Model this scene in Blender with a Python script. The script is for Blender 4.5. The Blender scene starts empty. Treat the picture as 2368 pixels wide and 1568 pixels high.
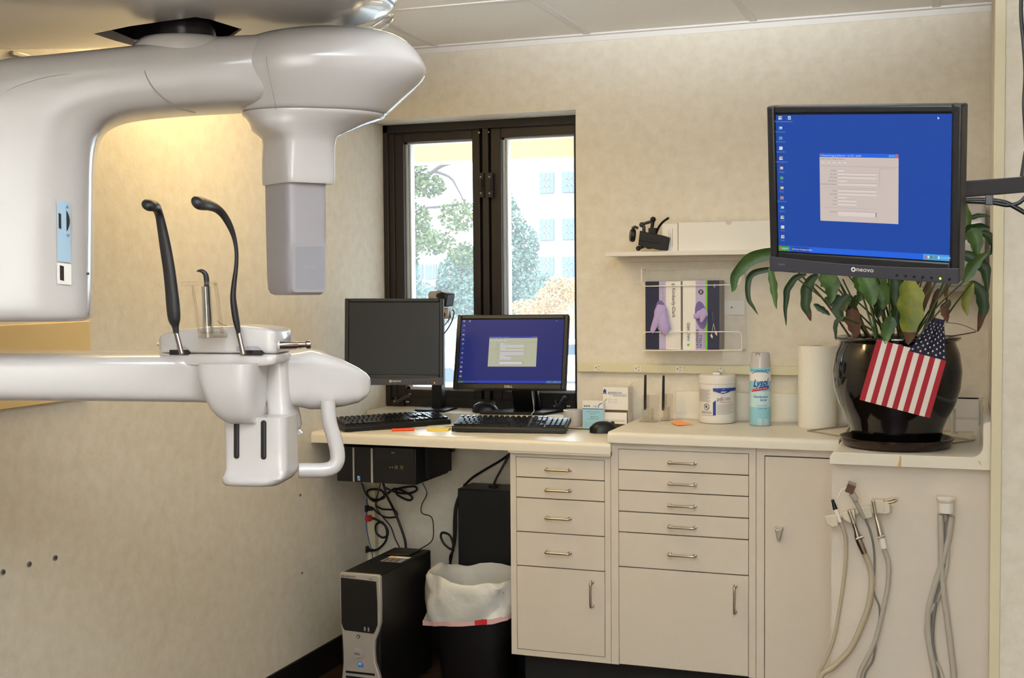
import bpy, bmesh, math, random
from mathutils import Vector, Matrix
random.seed(7)
scene = bpy.context.scene
COL = scene.collection
# ------------------------------------------------------------------ camera
FPX, CX, CY, IW = 2900.0, 1184.0, 784.0, 2368.0
RIGHT = Vector((0.9405182, 0.3396565, -0.0076746))
DOWN = Vector((0.0083823, -0.0457815, -0.9989163))
FWD = Vector((-0.3396398, 0.9394349, -0.0459055))
EYE = Vector((0.0, -4.2, 1.355))
cam_d = bpy.data.cameras.new('camera')
cam = bpy.data.objects.new('camera', cam_d)
COL.objects.link(cam)
cam_d.sensor_width = 36.0
cam_d.lens = 36.0 * FPX / IW
cam_d.clip_start = 0.05
cam_d.clip_end = 500
cam.matrix_world = Matrix(((RIGHT.x, -DOWN.x, -FWD.x, EYE.x), (RIGHT.y, -DOWN.y, -FWD.y, EYE.y),
                           (RIGHT.z, -DOWN.z, -FWD.z, EYE.z), (0, 0, 0, 1)))
scene.camera = cam
# ------------------------------------------------------------------ colour management, sky, sun, room lights and added fill
vs = scene.view_settings
vs.view_transform = 'Standard'
vs.look = 'None'
vs.exposure = 0.76
vs.gamma = 1.0
vs.use_curve_mapping = False
scene.display_settings.display_device = 'sRGB'
world = bpy.data.worlds.new('sky')
scene.world = world
world.use_nodes = True
wn = world.node_tree.nodes
wn['Background'].inputs['Color'].default_value = (0.74, 0.88, 1.0, 1)
wn['Background'].inputs['Strength'].default_value = 4.8
def lamp(name, kind, loc, target, energy, color, sx=1.0, sy=1.0):
    d = bpy.data.lights.new(name, kind)
    d.energy = energy
    d.color = color
    if kind == 'AREA':
        d.shape = 'RECTANGLE'
        d.size = sx
        d.size_y = sy
    o = bpy.data.objects.new(name, d)
    COL.objects.link(o)
    o.location = loc
    o.rotation_euler = (Vector(target) - Vector(loc)).to_track_quat('-Z', 'Y').to_euler()
    return o
sun = lamp('sun', 'SUN', (0, -20, 30), (-9, 22, 0), 1.2, (1.0, 0.93, 0.82))
sun.data.angle = 0.01
lamp('ceiling_lamp_warm', 'AREA', (-1.84, -1.25, 2.17), (-1.9, -1.3, 0), 9.0, (1.0, 0.76, 0.36), 0.2, 1.1)
lamp('counter_fill', 'AREA', (-0.45, -1.35, 2.185), (-0.45, -1.3, 0), 1.2, (1.0, 0.95, 0.88), 0.6, 1.2)  # added fill for the upper back wall and counter, no known fixture
lamp('flash_bounce_fill', 'AREA', (0.5, -4.9, 2.12), (-0.5, 0.0, 1.0), 3.0, (0.97, 0.97, 1.0), 1.0, 1.0)  # added area light standing in for flash bounced off the ceiling
for nm, src, dst, en, ang in (('bounced_flash', (0.05, -4.3, 1.60), (-0.15, -3.45, 2.2), 1080.0, 64), ('rear_wall_fill', (-0.1, -4.55, 1.5), (-0.2, -5.55, 1.35), 300.0, 120)):  # the second spot is added fill, bounced off the wall behind the camera
    fl = lamp(nm, 'SPOT', src, dst, en, (0.80, 0.91, 1.0))
    fl.data.spot_size = math.radians(ang)
    fl.data.spot_blend = 0.8
    fl.data.shadow_soft_size = 0.05
# ------------------------------------------------------------------ helpers: pixels of the photograph to points of the room
def ray(px, py):
    return RIGHT * ((px - CX) / FPX) + DOWN * ((py - CY) / FPX) + FWD
def ONX(px, py, x):
    d = ray(px, py); return EYE + d * ((x - EYE.x) / d.x)
def ONY(px, py, y):
    d = ray(px, py); return EYE + d * ((y - EYE.y) / d.y)
def ONZ(px, py, z):
    d = ray(px, py); return EYE + d * ((z - EYE.z) / d.z)
def lin(c):
    return tuple(((v / 255.0) / 12.92 if v / 255.0 <= 0.04045 else ((v / 255.0 + 0.055) / 1.055) ** 2.4) for v in c)
# ------------------------------------------------------------------ materials
def mat(name, rgb, rough=0.5, metal=0.0, coat=0.0, emit=0.0, var=0.0, vscale=20.0, bump=0.0, bscale=200.0, spec=0.5, var2=None, trans=0.0, ior=1.45, alpha=1.0):
    m = bpy.data.materials.new(name)
    m.use_nodes = True
    nt = m.node_tree
    p = nt.nodes['Principled BSDF']
    c = lin(rgb)
    p.inputs['Base Color'].default_value = (*c, 1)
    p.inputs['Roughness'].default_value = rough
    p.inputs['Metallic'].default_value = metal
    p.inputs['Coat Weight'].default_value = coat
    p.inputs['Coat Roughness'].default_value = 0.06
    p.inputs['Specular IOR Level'].default_value = spec
    p.inputs['Transmission Weight'].default_value = trans
    p.inputs['IOR'].default_value = ior
    p.inputs['Alpha'].default_value = alpha
    if emit:
        p.inputs['Emission Color'].default_value = (*c, 1)
        p.inputs['Emission Strength'].default_value = emit
        p.inputs['Base Color'].default_value = (0.004, 0.004, 0.004, 1)
        p.inputs['Roughness'].default_value = 0.35
        p.inputs['Specular IOR Level'].default_value = 0.15
    tc = nt.nodes.new('ShaderNodeTexCoord')
    if var or var2:
        n = nt.nodes.new('ShaderNodeTexNoise')
        n.inputs['Scale'].default_value = vscale
        n.inputs['Detail'].default_value = 5
        n.inputs['Roughness'].default_value = 0.65
        nt.links.new(tc.outputs['Object'], n.inputs['Vector'])
        r = nt.nodes.new('ShaderNodeValToRGB')
        r.color_ramp.elements[0].position = 0.32
        r.color_ramp.elements[1].position = 0.68
        c2 = lin(var2) if var2 else tuple(v * (1 - var) for v in c)
        r.color_ramp.elements[0].color = (*c2, 1)
        r.color_ramp.elements[1].color = (*c, 1)
        nt.links.new(n.outputs['Fac'], r.inputs['Fac'])
        nt.links.new(r.outputs['Color'], p.inputs['Base Color'])
    if bump:
        n2 = nt.nodes.new('ShaderNodeTexNoise')
        n2.inputs['Scale'].default_value = bscale
        n2.inputs['Detail'].default_value = 3
        nt.links.new(tc.outputs['Object'], n2.inputs['Vector'])
        b = nt.nodes.new('ShaderNodeBump')
        b.inputs['Strength'].default_value = bump
        b.inputs['Distance'].default_value = 0.002
        nt.links.new(n2.outputs['Fac'], b.inputs['Height'])
        nt.links.new(b.outputs['Normal'], p.inputs['Normal'])
    return m
def clear_mat(name, tint, gloss=0.08, veil=0.0):
    m = bpy.data.materials.new(name)
    m.use_nodes = True
    nt = m.node_tree
    nt.nodes.remove(nt.nodes['Principled BSDF'])
    t = nt.nodes.new('ShaderNodeBsdfTransparent'); t.inputs['Color'].default_value = (*tint, 1)
    g = nt.nodes.new('ShaderNodeBsdfGlossy'); g.inputs['Roughness'].default_value = 0.03
    mx = nt.nodes.new('ShaderNodeMixShader')
    lw = nt.nodes.new('ShaderNodeLayerWeight'); lw.inputs['Blend'].default_value = 0.25
    mu = nt.nodes.new('ShaderNodeMath'); mu.operation = 'MULTIPLY_ADD'
    mu.inputs[1].default_value = 0.5; mu.inputs[2].default_value = gloss
    nt.links.new(lw.outputs['Fresnel'], mu.inputs[0])
    nt.links.new(mu.outputs[0], mx.inputs[0])
    nt.links.new(t.outputs[0], mx.inputs[1]); nt.links.new(g.outputs[0], mx.inputs[2])
    out = mx
    if veil:                                  # haze mixed into the pane, for lens flare and dirty glass
        tr = nt.nodes.new('ShaderNodeBsdfTranslucent'); tr.inputs['Color'].default_value = (0.9, 0.93, 0.95, 1)
        out = nt.nodes.new('ShaderNodeMixShader'); out.inputs[0].default_value = veil
        nt.links.new(mx.outputs[0], out.inputs[1]); nt.links.new(tr.outputs[0], out.inputs[2])
    nt.links.new(out.outputs[0], nt.nodes['Material Output'].inputs['Surface'])
    return m
M = {}
M['wallpaper'] = mat('wallpaper', (227, 218, 203), 0.75, var2=(216, 205, 187), vscale=26, bump=0.25, bscale=90)
M['ceiling'] = mat('ceiling_tile', (240, 236, 231), 0.9, var=0.04, vscale=60, bump=0.2, bscale=300)
M['tbar'] = mat('ceiling_metal', (224, 218, 212), 0.5)
M['floor'] = mat('dark_floor', (66, 40, 26), 0.45, var2=(38, 24, 18), vscale=9)
M['black_base'] = mat('black_vinyl', (10, 9, 9), 0.55)
M['cream_metal'] = mat('cream_metal', (216, 206, 172), 0.4)
M['guard'] = mat('corner_guard', (214, 202, 170), 0.5)
M['laminate'] = mat('cream_laminate', (226, 217, 200), 0.36, var=0.03, vscale=40)
M['cabinet'] = mat('cabinet_enamel', (213, 200, 184), 0.42, var=0.025, vscale=30)
M['gap'] = mat('dark_gap', (64, 50, 34), 0.8)
M['toe'] = mat('toe_kick', (22, 18, 16), 0.7)
M['white_plastic'] = mat('white_glossy_plastic', (196, 190, 188), 0.22, coat=0.5)
M['white_matte'] = mat('white_plastic', (226, 219, 210), 0.45)
M['grey_plastic'] = mat('grey_plastic', (158, 152, 155), 0.35)
M['grey_panel'] = mat('grey_panel', (146, 142, 148), 0.4)
M['seam'] = mat('seam_grey', (150, 142, 138), 0.5)
M['seam_white'] = mat('seam_white', (236, 232, 228), 0.3)
M['black_rubber'] = mat('black_rubber', (36, 34, 36), 0.42)
M['black'] = mat('black_plastic', (17, 16, 17), 0.4)
M['black_deep'] = mat('black_metal', (9, 8, 9), 0.5)
M['charcoal'] = mat('charcoal_plastic', (52, 50, 56), 0.42)
M['bezel'] = mat('dark_bezel', (25, 23, 24), 0.4)
M['screen_off'] = mat('dark_screen', (22, 21, 22), 0.42)
M['steel'] = mat('brushed_steel', (190, 182, 170), 0.28, metal=1.0)
M['pin_steel'] = mat('polished_steel', (150, 138, 130), 0.2, metal=1.0)
M['silver'] = mat('silver_plastic', (176, 168, 160), 0.38, metal=0.35)
M['recess'] = mat('recess_black', (30, 24, 28), 0.2)
M['bronze'] = mat('bronze_frame', (40, 33, 31), 0.45, var=0.15, vscale=8)
M['alu'] = mat('window_bead', (200, 202, 204), 0.3, metal=0.3)
M['glass'] = clear_mat('window_glass', (0.98, 0.99, 0.99), 0.03, 0.07)
M['acrylic'] = clear_mat('clear_acrylic', (0.93, 0.92, 0.90), 0.10)
M['acrylic_tan'] = clear_mat('smoky_acrylic', (0.92, 0.87, 0.80), 0.10)
M['pot'] = mat('black_glaze', (12, 9, 10), 0.12, coat=0.6)
M['saucer'] = mat('dark_glaze', (24, 17, 15), 0.2, var2=(50, 30, 20), vscale=14)
M['soil'] = mat('soil', (44, 32, 24), 0.95)
M['leaf'] = mat('green_leaf', (82, 112, 50), 0.42, var2=(44, 70, 30), vscale=16)
M['leaf_dark'] = mat('dark_green_leaf', (50, 74, 34), 0.45, var2=(28, 46, 22), vscale=16)
M['leaf_yellow'] = mat('yellowing_leaf', (146, 140, 48), 0.5, var2=(84, 100, 38), vscale=14)
M['leaf_brown'] = mat('dried_leaf', (104, 66, 44), 0.7, var2=(58, 36, 26), vscale=30)
M['stem'] = mat('plant_stem', (66, 86, 40), 0.5)
M['red'] = mat('flag_red', (168, 34, 46), 0.75)
M['flag_white'] = mat('flag_white', (226, 216, 208), 0.75)
M['navy'] = mat('flag_navy', (28, 28, 52), 0.75)
M['paper'] = mat('white_paper', (234, 229, 220), 0.8)
M['towel'] = mat('paper_towel', (236, 230, 217), 0.95, bump=0.6, bscale=160)
M['print_black'] = mat('print_black', (32, 30, 34), 0.6)
M['print_grey'] = mat('print_grey', (150, 146, 150), 0.6)
M['print_blue'] = mat('print_blue', (34, 62, 150), 0.5)
M['print_sky'] = mat('print_light_blue', (160, 205, 222), 0.5)
M['lysol_cyan'] = mat('can_light_blue', (150, 205, 220), 0.3)
M['lysol_pale'] = mat('can_pale_blue', (196, 226, 232), 0.3)
M['print_red'] = mat('print_red', (205, 44, 48), 0.5)
M['print_lav'] = mat('print_lavender', (188, 172, 206), 0.5)
M['print_navy'] = mat('print_navy', (36, 36, 62), 0.35)
M['print_green'] = mat('print_green', (118, 198, 40), 0.5)
M['glove'] = mat('lavender_nitrile', (180, 160, 206), 0.6)
M['glove_dark'] = mat('box_opening', (118, 102, 160), 0.7)
M['card_brown'] = mat('brown_card', (140, 112, 82), 0.8)
M['orange'] = mat('orange_paper', (255, 170, 112), 0.7)
M['orange_hot'] = mat('red_orange_label', (250, 84, 30), 0.5)
M['yellow'] = mat('yellow_note', (240, 214, 96), 0.7)
M['wire'] = mat('white_coated_wire', (242, 236, 226), 0.4)
M['hose_tan'] = mat('tan_hose', (176, 162, 138), 0.5)
M['hose_grey'] = mat('grey_hose', (172, 163, 150), 0.45)
M['hose_dark'] = mat('dark_grey_hose', (112, 108, 104), 0.45)
M['liner'] = mat('bin_liner', (226, 222, 214), 0.3, alpha=0.84, bump=1.0, bscale=38)
M['liner_red'] = mat('liner_drawstring', (214, 168, 166), 0.5)
M['tan_board'] = mat('tan_board', (228, 198, 140), 0.55)
M['cable_blue'] = mat('blue_cable', (66, 96, 160), 0.5)
M['cable_white'] = mat('white_cable', (190, 188, 184), 0.5)
M['plate_blue'] = mat('pale_blue_label', (164, 190, 212), 0.4)
M['plate_tri'] = mat('label_arrow_blue', (98, 128, 164), 0.4)
M['brown_metal'] = mat('bronze_metal', (112, 84, 66), 0.35, metal=0.5)
M['holder_tan'] = mat('holder_tan', (206, 194, 172), 0.45)
M['stain'] = mat('rust_stain', (206, 168, 116), 0.6)
M['plate_sticker'] = mat('sticker_grey', (120, 116, 112), 0.6)
M['key'] = mat('key_black', (22, 23, 26), 0.22)
M['led_green'] = mat('led_green', (180, 230, 40), emit=1.5)
M['led_orange'] = mat('led_orange', (255, 130, 30), emit=1.5)
M['intel_blue'] = mat('sticker_blue', (60, 120, 200), 0.4)
M['gold'] = mat('gold_print', (190, 160, 100), 0.4, metal=0.3)
M['sink'] = mat('grey_sink', (198, 195, 192), 0.2, coat=0.4)
M['soffit'] = mat('soffit_cream', (166, 134, 82), 0.9)
M['concrete'] = mat('pale_concrete', (124, 121, 117), 0.9)
M['bldg_glass'] = mat('blue_grey_glazing', (84, 104, 128), 0.35)
M['asphalt'] = mat('pale_paving', (170, 168, 166), 0.95)
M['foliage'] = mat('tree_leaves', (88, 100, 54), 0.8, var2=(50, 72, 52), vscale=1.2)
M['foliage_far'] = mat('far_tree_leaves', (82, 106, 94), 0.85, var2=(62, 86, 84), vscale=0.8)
M['foliage_orange'] = mat('autumn_leaves', (178, 128, 88), 0.8, var2=(164, 142, 96), vscale=1.5)
M['bark'] = mat('bark', (70, 66, 66), 0.9)
M['car_white'] = mat('car_white', (236, 238, 240), 0.3)
M['car_glass'] = mat('car_glass', (60, 74, 90), 0.2)
# ------------------------------------------------------------------ mesh builder
OFF = {}
class MB:
    def __init__(s):
        s.v = []; s.f = []; s.mi = []; s.mats = []
    def m(s, k):
        m = M[k] if isinstance(k, str) else k
        if m not in s.mats: s.mats.append(m)
        return s.mats.index(m)
    def add(s, vs, fs, k):
        i = s.m(k); b = len(s.v)
        s.v += [Vector(v) for v in vs]
        for f in fs:
            s.f.append([b + j for j in f]); s.mi.append(i)
    def box(s, x0, x1, y0, y1, z0, z1, k):
        s.add([(x0, y0, z0), (x1, y0, z0), (x1, y1, z0), (x0, y1, z0), (x0, y0, z1), (x1, y0, z1), (x1, y1, z1), (x0, y1, z1)],
              [(3, 2, 1, 0), (4, 5, 6, 7), (0, 1, 5, 4), (1, 2, 6, 5), (2, 3, 7, 6), (3, 0, 4, 7)], k)
    def obox(s, c, ex, ey, ez, k):        # half-extent vectors
        c, ex, ey, ez = Vector(c), Vector(ex), Vector(ey), Vector(ez)
        s.add([c - ex - ey - ez, c + ex - ey - ez, c + ex + ey - ez, c - ex + ey - ez, c - ex - ey + ez, c + ex - ey + ez, c + ex + ey + ez, c - ex + ey + ez],
              [(3, 2, 1, 0), (4, 5, 6, 7), (0, 1, 5, 4), (1, 2, 6, 5), (2, 3, 7, 6), (3, 0, 4, 7)], k)
    def poly(s, pts, k):
        s.add(pts, [tuple(range(len(pts)))], k)
    def prism(s, pts, d, k):              # closed outline swept along vector d
        pts = [Vector(p) for p in pts]; d = Vector(d); n = len(pts)
        s.add(pts + [p + d for p in pts], [tuple(range(n))[::-1], tuple(range(n, 2 * n))] + [(i, (i + 1) % n, n + (i + 1) % n, n + i) for i in range(n)], k)
    def loft(s, rings, k, cap0=True, cap1=True, closed=True):
        n = len(rings[0]); vs = [p for r in rings for p in r]; fs = []
        for a in range(len(rings) - 1):
            for i in range(n if closed else n - 1):
                j = (i + 1) % n
                fs.append((a * n + i, a * n + j, (a + 1) * n + j, (a + 1) * n + i))
        if cap0: fs.append(tuple(range(n))[::-1])
        if cap1: fs.append(tuple(range((len(rings) - 1) * n, len(rings) * n)))
        s.add(vs, fs, k)
    def tube(s, pts, r, k, n=10, flat=1.0, caps=True, fdir=None):
        pts = [Vector(p) for p in pts]; N = len(pts)
        rs = r if isinstance(r, (list, tuple)) else [r] * N
        T = []
        for i in range(N):
            t = pts[min(i + 1, N - 1)] - pts[max(i - 1, 0)]
            T.append(t.normalized() if t.length > 1e-9 else Vector((0, 0, 1)))
        u = Vector(fdir) if fdir else (Vector((0, 0, 1)) if abs(T[0].z) < 0.9 else Vector((1, 0, 0)))
        rings = []
        for i in range(N):
            u = (u - T[i] * u.dot(T[i]))
            u = u.normalized() if u.length > 1e-6 else T[i].orthogonal().normalized()
            w = T[i].cross(u)
            rings.append([pts[i] + u * (rs[i] * flat * math.cos(2 * math.pi * a / n)) + w * (rs[i] * math.sin(2 * math.pi * a / n)) for a in range(n)])
        s.loft(rings, k, caps, caps)
    def lathe(s, prof, c, k, n=40, caps=True):
        c = Vector(c)
        rings = [[c + Vector((r * math.cos(2 * math.pi * a / n), r * math.sin(2 * math.pi * a / n), z)) for a in range(n)] for r, z in prof]
        s.loft(rings, k, caps, caps)
    def cyl(s, a, b, r, k, n=20, r2=None):
        s.tube([a, b], [r, r if r2 is None else r2], k, n)
    def ball(s, c, r, k, n=12, sz=1.0):
        prof = [(max(r * math.sin(math.pi * i / n), 1e-4), -r * sz * math.cos(math.pi * i / n)) for i in range(n + 1)]
        s.lathe(prof, c, k, n * 2)
    def text(s, body, size, o, ex, ey, k, align='LEFT', fn=None, shear=0.0, sx=1.0, bold=0.0):
        cu = bpy.data.curves.new('t', 'FONT'); cu.body = body; cu.size = 1.0; cu.shear = shear
        cu.align_x = align; cu.resolution_u = 3; cu.offset = bold
        ob = bpy.data.objects.new('t', cu)
        COL.objects.link(ob)
        dg = bpy.context.evaluated_depsgraph_get(); dg.update()
        me = bpy.data.meshes.new_from_object(ob.evaluated_get(dg))
        o, ex, ey = Vector(o), Vector(ex), Vector(ey)
        vs = [o + ex * (v.co.x * size * sx) + ey * (v.co.y * size) for v in me.vertices]
        if fn: vs = [fn(v.co.x * size * sx, v.co.y * size) for v in me.vertices]
        s.add(vs, [tuple(p.vertices) for p in me.polygons], k)
        bpy.data.objects.remove(ob); bpy.data.curves.remove(cu); bpy.data.meshes.remove(me)
    def build(s, name, parent=None, smooth=35, bevel=0.0, seg=2, sub=0, solid=0.0, recalc=True):
        me = bpy.data.meshes.new(name)
        off = OFF.get(parent.name, Vector((0, 0, 0))) if parent else Vector((0, 0, 0))
        me.from_pydata([v - off for v in s.v], [], s.f)
        for m in s.mats: me.materials.append(m)
        for p, i in zip(me.polygons, s.mi): p.material_index = i
        if recalc:
            bm = bmesh.new(); bm.from_mesh(me); bmesh.ops.recalc_face_normals(bm, faces=bm.faces); bm.to_mesh(me); bm.free()
        if smooth:
            me.shade_smooth(); me.set_sharp_from_angle(angle=math.radians(smooth))
        o = bpy.data.objects.new(name, me)
        COL.objects.link(o)
        if parent:
            o.parent = parent; OFF[o.name] = off
        if bevel:
            b = o.modifiers.new('bevel', 'BEVEL'); b.width = bevel; b.segments = seg; b.limit_method = 'ANGLE'; b.angle_limit = math.radians(40)
        if solid:
            b = o.modifiers.new('solid', 'SOLIDIFY'); b.thickness = solid; b.offset = 0
        if sub:
            b = o.modifiers.new('sub', 'SUBSURF'); b.levels = sub; b.render_levels = sub
        return o
def tag(o, label=None, cat=None, group=None, kind=None):
    if label: o['label'] = label
    if cat: o['category'] = cat
    if group: o['group'] = group
    if kind: o['kind'] = kind
    return o
def thing(name, label, cat, loc=(0, 0, 0), group=None, rot=None, world=True):
    o = bpy.data.objects.new(name, None)
    COL.objects.link(o)
    o.empty_display_size = 0.05
    o.location = loc
    if rot is not None: o.rotation_euler = rot
    OFF[o.name] = Vector(loc) if world else Vector((0, 0, 0))
    return tag(o, label, cat, group)
def struct(mb, name, smooth=35, **kw):
    return tag(mb.build(name, None, smooth, **kw), kind='structure')
def sp(x, e):
    return math.copysign(abs(x) ** (2.0 / e), x)
def spline(pts, n=6):
    pts = [Vector(p) for p in pts]; out = []
    for i in range(len(pts) - 1):
        p0, p1, p2, p3 = pts[max(i - 1, 0)], pts[i], pts[i + 1], pts[min(i + 2, len(pts) - 1)]
        for j in range(n):
            t = j / n
            out.append(0.5 * ((2 * p1) + (p2 - p0) * t + (2 * p0 - 5 * p1 + 4 * p2 - p3) * t * t + (3 * p1 - p0 - 3 * p2 + p3) * t ** 3))
    out.append(pts[-1]); return out
def lerps(vals, n=6):      # spline over a list of floats with the same sampling as spline()
    return [v.x for v in spline([(x, 0, 0) for x in vals], n)]
# ------------------------------------------------------------------ the room
XL, XR, YW, ZC = -2.0842, 0.069, 0.15, 2.2035
YP = -0.78                                  # front of the partition on the right
YB = -5.6                                   # wall behind the camera
wx1 = -1.2774
wz1 = ONY(1331, 253.5, 0).z
wz0 = ONY(897, 936, YW).z
b = MB()
b.box(wx1, XR + 0.02, 0, 0.3, 0, ZC + .05, 'wallpaper')
b.box(XL - 0.1, wx1, 0, 0.3, wz1, ZC + .05, 'wallpaper')
b.box(XL - 0.1, wx1, 0, 0.3, 0, wz0 - 0.03, 'wallpaper')
struct(b, 'wall_back')
b = MB(); b.box(XL - 0.12, XL, YB, 0.3, 0, ZC + .05, 'wallpaper'); struct(b, 'wall_left')
b = MB(); b.box(XR, 1.6, YP, 0.3, 0, ZC + .05, 'wallpaper'); struct(b, 'wall_right')
b = MB(); b.box(1.5, 1.62, YB, YP, 0, ZC + .05, 'wallpaper'); struct(b, 'wall_far_right')
b = MB(); b.box(XL - 0.1, 1.6, YB - .1, YB, 0, ZC + .05, 'wallpaper'); struct(b, 'wall_front')
b = MB(); b.box(XL - 0.12, 1.62, YB - .1, 0.3, -0.1, 0, 'floor'); struct(b, 'floor')
b = MB(); b.box(XL - 0.12, 1.62, YB - .1, 0.3, ZC, ZC + .1, 'ceiling'); struct(b, 'ceiling')
b = MB()
for i in range(-1, 6):
    x = -2.364 + 0.568 * i
    if x > XL and x < 1.5: b.box(x - 0.012, x + 0.012, (YB if x > 0.1 or True else 0), -0.02, ZC - 0.004, ZC, 'tbar')
for j in range(1, 10):
    b.box(XL, 1.5, -0.032 - 0.568 * j - 0.012, -0.032 - 0.568 * j + 0.012, ZC - 0.0035, ZC, 'tbar')
struct(b, 'trim_1')
b = MB()
b.box(XL, XR, -0.024, 0, ZC - 0.006, ZC, 'tbar'); b.box(XL, XR, -0.003, 0, ZC - 0.024, ZC, 'tbar')
struct(b, 'trim_2')
bz = ONX(690, 1523, XL).z
b = MB(); b.box(XL, XL + 0.008, YB, 0, 0, bz, 'black_base'); struct(b, 'baseboard_left', bevel=0.003)
b = MB(); b.box(XL + .008, -1.36, -0.008, 0, 0, bz, 'black_base'); struct(b, 'baseboard_back')
b = MB(); b.box(XR + .03, 1.5, YP - 0.008, YP, 0, bz, 'black_base'); struct(b, 'baseboard_right')
# corner guard on the end of the partition
b = MB()
b.prism([(XR - 0.004, YP + .05, 0), (XR - 0.004, YP - 0.004, 0), (XR + 0.022, YP - 0.004, 0), (XR + 0.022, YP, 0), (XR, YP, 0), (XR, YP + .05, 0)], (0, 0, ZC), 'guard')
struct(b, 'trim_3', bevel=0.002)
# cream strip in the corner under the desk
b = MB(); b.box(XL, XL + 0.03, -0.03, -0.002, 0.02, 0.80, 'cream_metal'); struct(b, 'trim_4')
# screws in the wall coverings
for (px, py), lab in zip([(6, 1323), (67, 1304.5), (127, 1290), (693.5, 1145), (697.5, 1325)],
        ['grey screw head in the left wall, leftmost of the low row of three', 'grey screw head in the left wall, middle of the low row of three',
         'grey screw head in the left wall, rightmost of the low row of three', 'small dark screw head in the left wall below the machine handle',
         'small dark screw head low in the left wall beside the silver fronted computer']):
    c = ONX(px, py, XL); b = MB()
    r = 0.0068 if px < 200 else 0.0045
    b.cyl(c, c + Vector((0.003, 0, 0)), r, 'plate_sticker', 16)
    b.cyl(c + Vector((0.003, 0, 0)), c + Vector((0.0034, 0, 0)), r * .45, 'black', 12)
    tag(b.build('wall_screw'), lab, 'screw', 'screws in the left wall')
# tan board on the left wall behind the machine
p0 = ONX(200, 742, XL); b = MB()
b.box(XL, XL + 0.012, -2.35, p0.y, 1.355 - 0.285, p0.z, 'tan_board')
tag(b.build('wall_board', bevel=0.002), 'flat tan board on the left wall behind the machine arm', 'board')
b = MB(); p = ONX(42, 128, XL)
b.box(XL, XL + .01, p.y - 0.03, p.y + .03, p.z - 0.006, p.z + 0.006, 'silver')
tag(b.build('wall_clip', bevel=0.003), 'small grey metal clip high on the left wall under the machine boom', 'clip')
# ------------------------------------------------------------------ the window
win = thing('window_1', None, None, (XL, YW, wz0)); win['kind'] = 'structure'
def wz(px, py): return ONY(px, py, YW).z
def wxx(px): return ONY(px, 600, YW).x
xA, xB, xC, xD = wxx(933), wxx(1092), wxx(1158), wxx(1328)
ztop, zbot = ONY(1011, 325, YW).z, ONY(1011, 903, YW).z
b = MB()
b.box(XL, xA - 0.035, YW, YW + .08, wz0, wz1, 'bronze')
b.box(xD + 0.0, wx1 + .02, YW, YW + .08, wz0, wz1, 'bronze')
b.box(XL, wx1 + .02, YW, YW + .08, ztop + 0.045, wz1 + .01, 'bronze')
b.box(XL, wx1 + .02, YW, YW + .08, wz0 - .01, zbot - 0.03, 'bronze')
xm = (xB + xC) / 2
b.box(xB + .012, xC - .012, YW + .035, YW + .07, wz0, wz1, 'bronze')
b.box(xm - 0.012, xm + 0.012, YW - 0.004, YW + .08, wz0, wz1, 'bronze')
b.box(XL, xA - 0.055, YW - 0.012, YW, wz0, wz1, 'bronze')
b.box(XL, wx1, YW - 0.012, YW, wz1 - 0.03, wz1, 'bronze')
b.build('window_frame', win, bevel=0.002)
for (a, c) in ((xA, xB), (xC, xD)):
    sa = MB()
    l = a - 0.04; r = c + (0.03 if c < xm else 0.02)
    sa.box(l, a, YW + 0.008, YW + .06, zbot - .035, ztop + .05, 'bronze')
    sa.box(c, r, YW + 0.008, YW + .06, zbot - .035, ztop + .05, 'bronze')
    sa.box(a, c, YW + 0.008, YW + .06, ztop, ztop + .05, 'bronze')
    sa.box(a, c, YW + 0.008, YW + .06, zbot - .035, zbot, 'bronze')
    so = sa.build('sash', win, bevel=0.002)
    bd = MB()
    bd.box(a, a + .008, YW + .03, YW + .07, zbot, ztop, 'alu'); bd.box(a + .011, a + .016, YW + .04, YW + .075, zbot, ztop, 'alu')
    bd.box(a, c, YW + .03, YW + .07, ztop - .006, ztop, 'alu'); bd.box(a, c, YW + .03, YW + .07, zbot, zbot + .010, 'alu')
    bd.build('glazing_bead', so)
    g = MB(); g.box(a, c, YW + .05, YW + .054, zbot, ztop, 'glass'); g.build('glass_pane', so)
def crank(px, py, px2, py2):
    b = MB(); p = ONY(px, py, YW - .01); q = ONY(px2, py2, YW - .03)
    b.ball(p, 0.010, 'black'); b.tube([p + Vector((0, -.005, 0)), p + Vector((.012, -.02, -.012)), q], [0.006, 0.006, 0.0075], 'charcoal', 8)
    b.ball(q, .0085, 'charcoal')
    b.box(p.x - .02, p.x + .035, YW - .014, YW, p.z - .03, p.z - .005, 'bronze')
    for dx in (-.005, .045, .052): b.ball((p.x + dx, YW - .014, p.z - .012), 0.0035, 'alu', 8)
    b.build('crank_handle', win)
crank(916, 921, 946, 914); crank(1286, 931, 1306, 921)
b = MB()
for px in (1112, 1132):
    p = ONY(px, 428, YW - .014); b.box(p.x - .011, p.x + .011, YW - .016, YW, p.z - .045, p.z + .045, 'bronze')
    b.box(p.x - .005, p.x + .007, YW - .026, YW, p.z - .02, p.z + .02, 'black')
    for dz in (-.03, .03): b.ball((p.x, YW - .016, p.z + dz), 0.003, 'alu', 8)
p = ONY(1109, 307, YW); b.ball((p.x, YW - .004, p.z), .004, 'alu', 8)
p = ONY(1131, 306, YW); b.ball((p.x, YW - .004, p.z), .003, 'alu', 8)
b.build('window_latch', win)
# sill board
zs = ONY(1200, 960, -0.03).z
zd = 0.85
b = MB(); b.box(XL, wx1 + .02, -0.03, YW + .02, zd - .02, zs, 'laminate')
struct(b, 'sill_1', bevel=0.006, seg=3)
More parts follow.
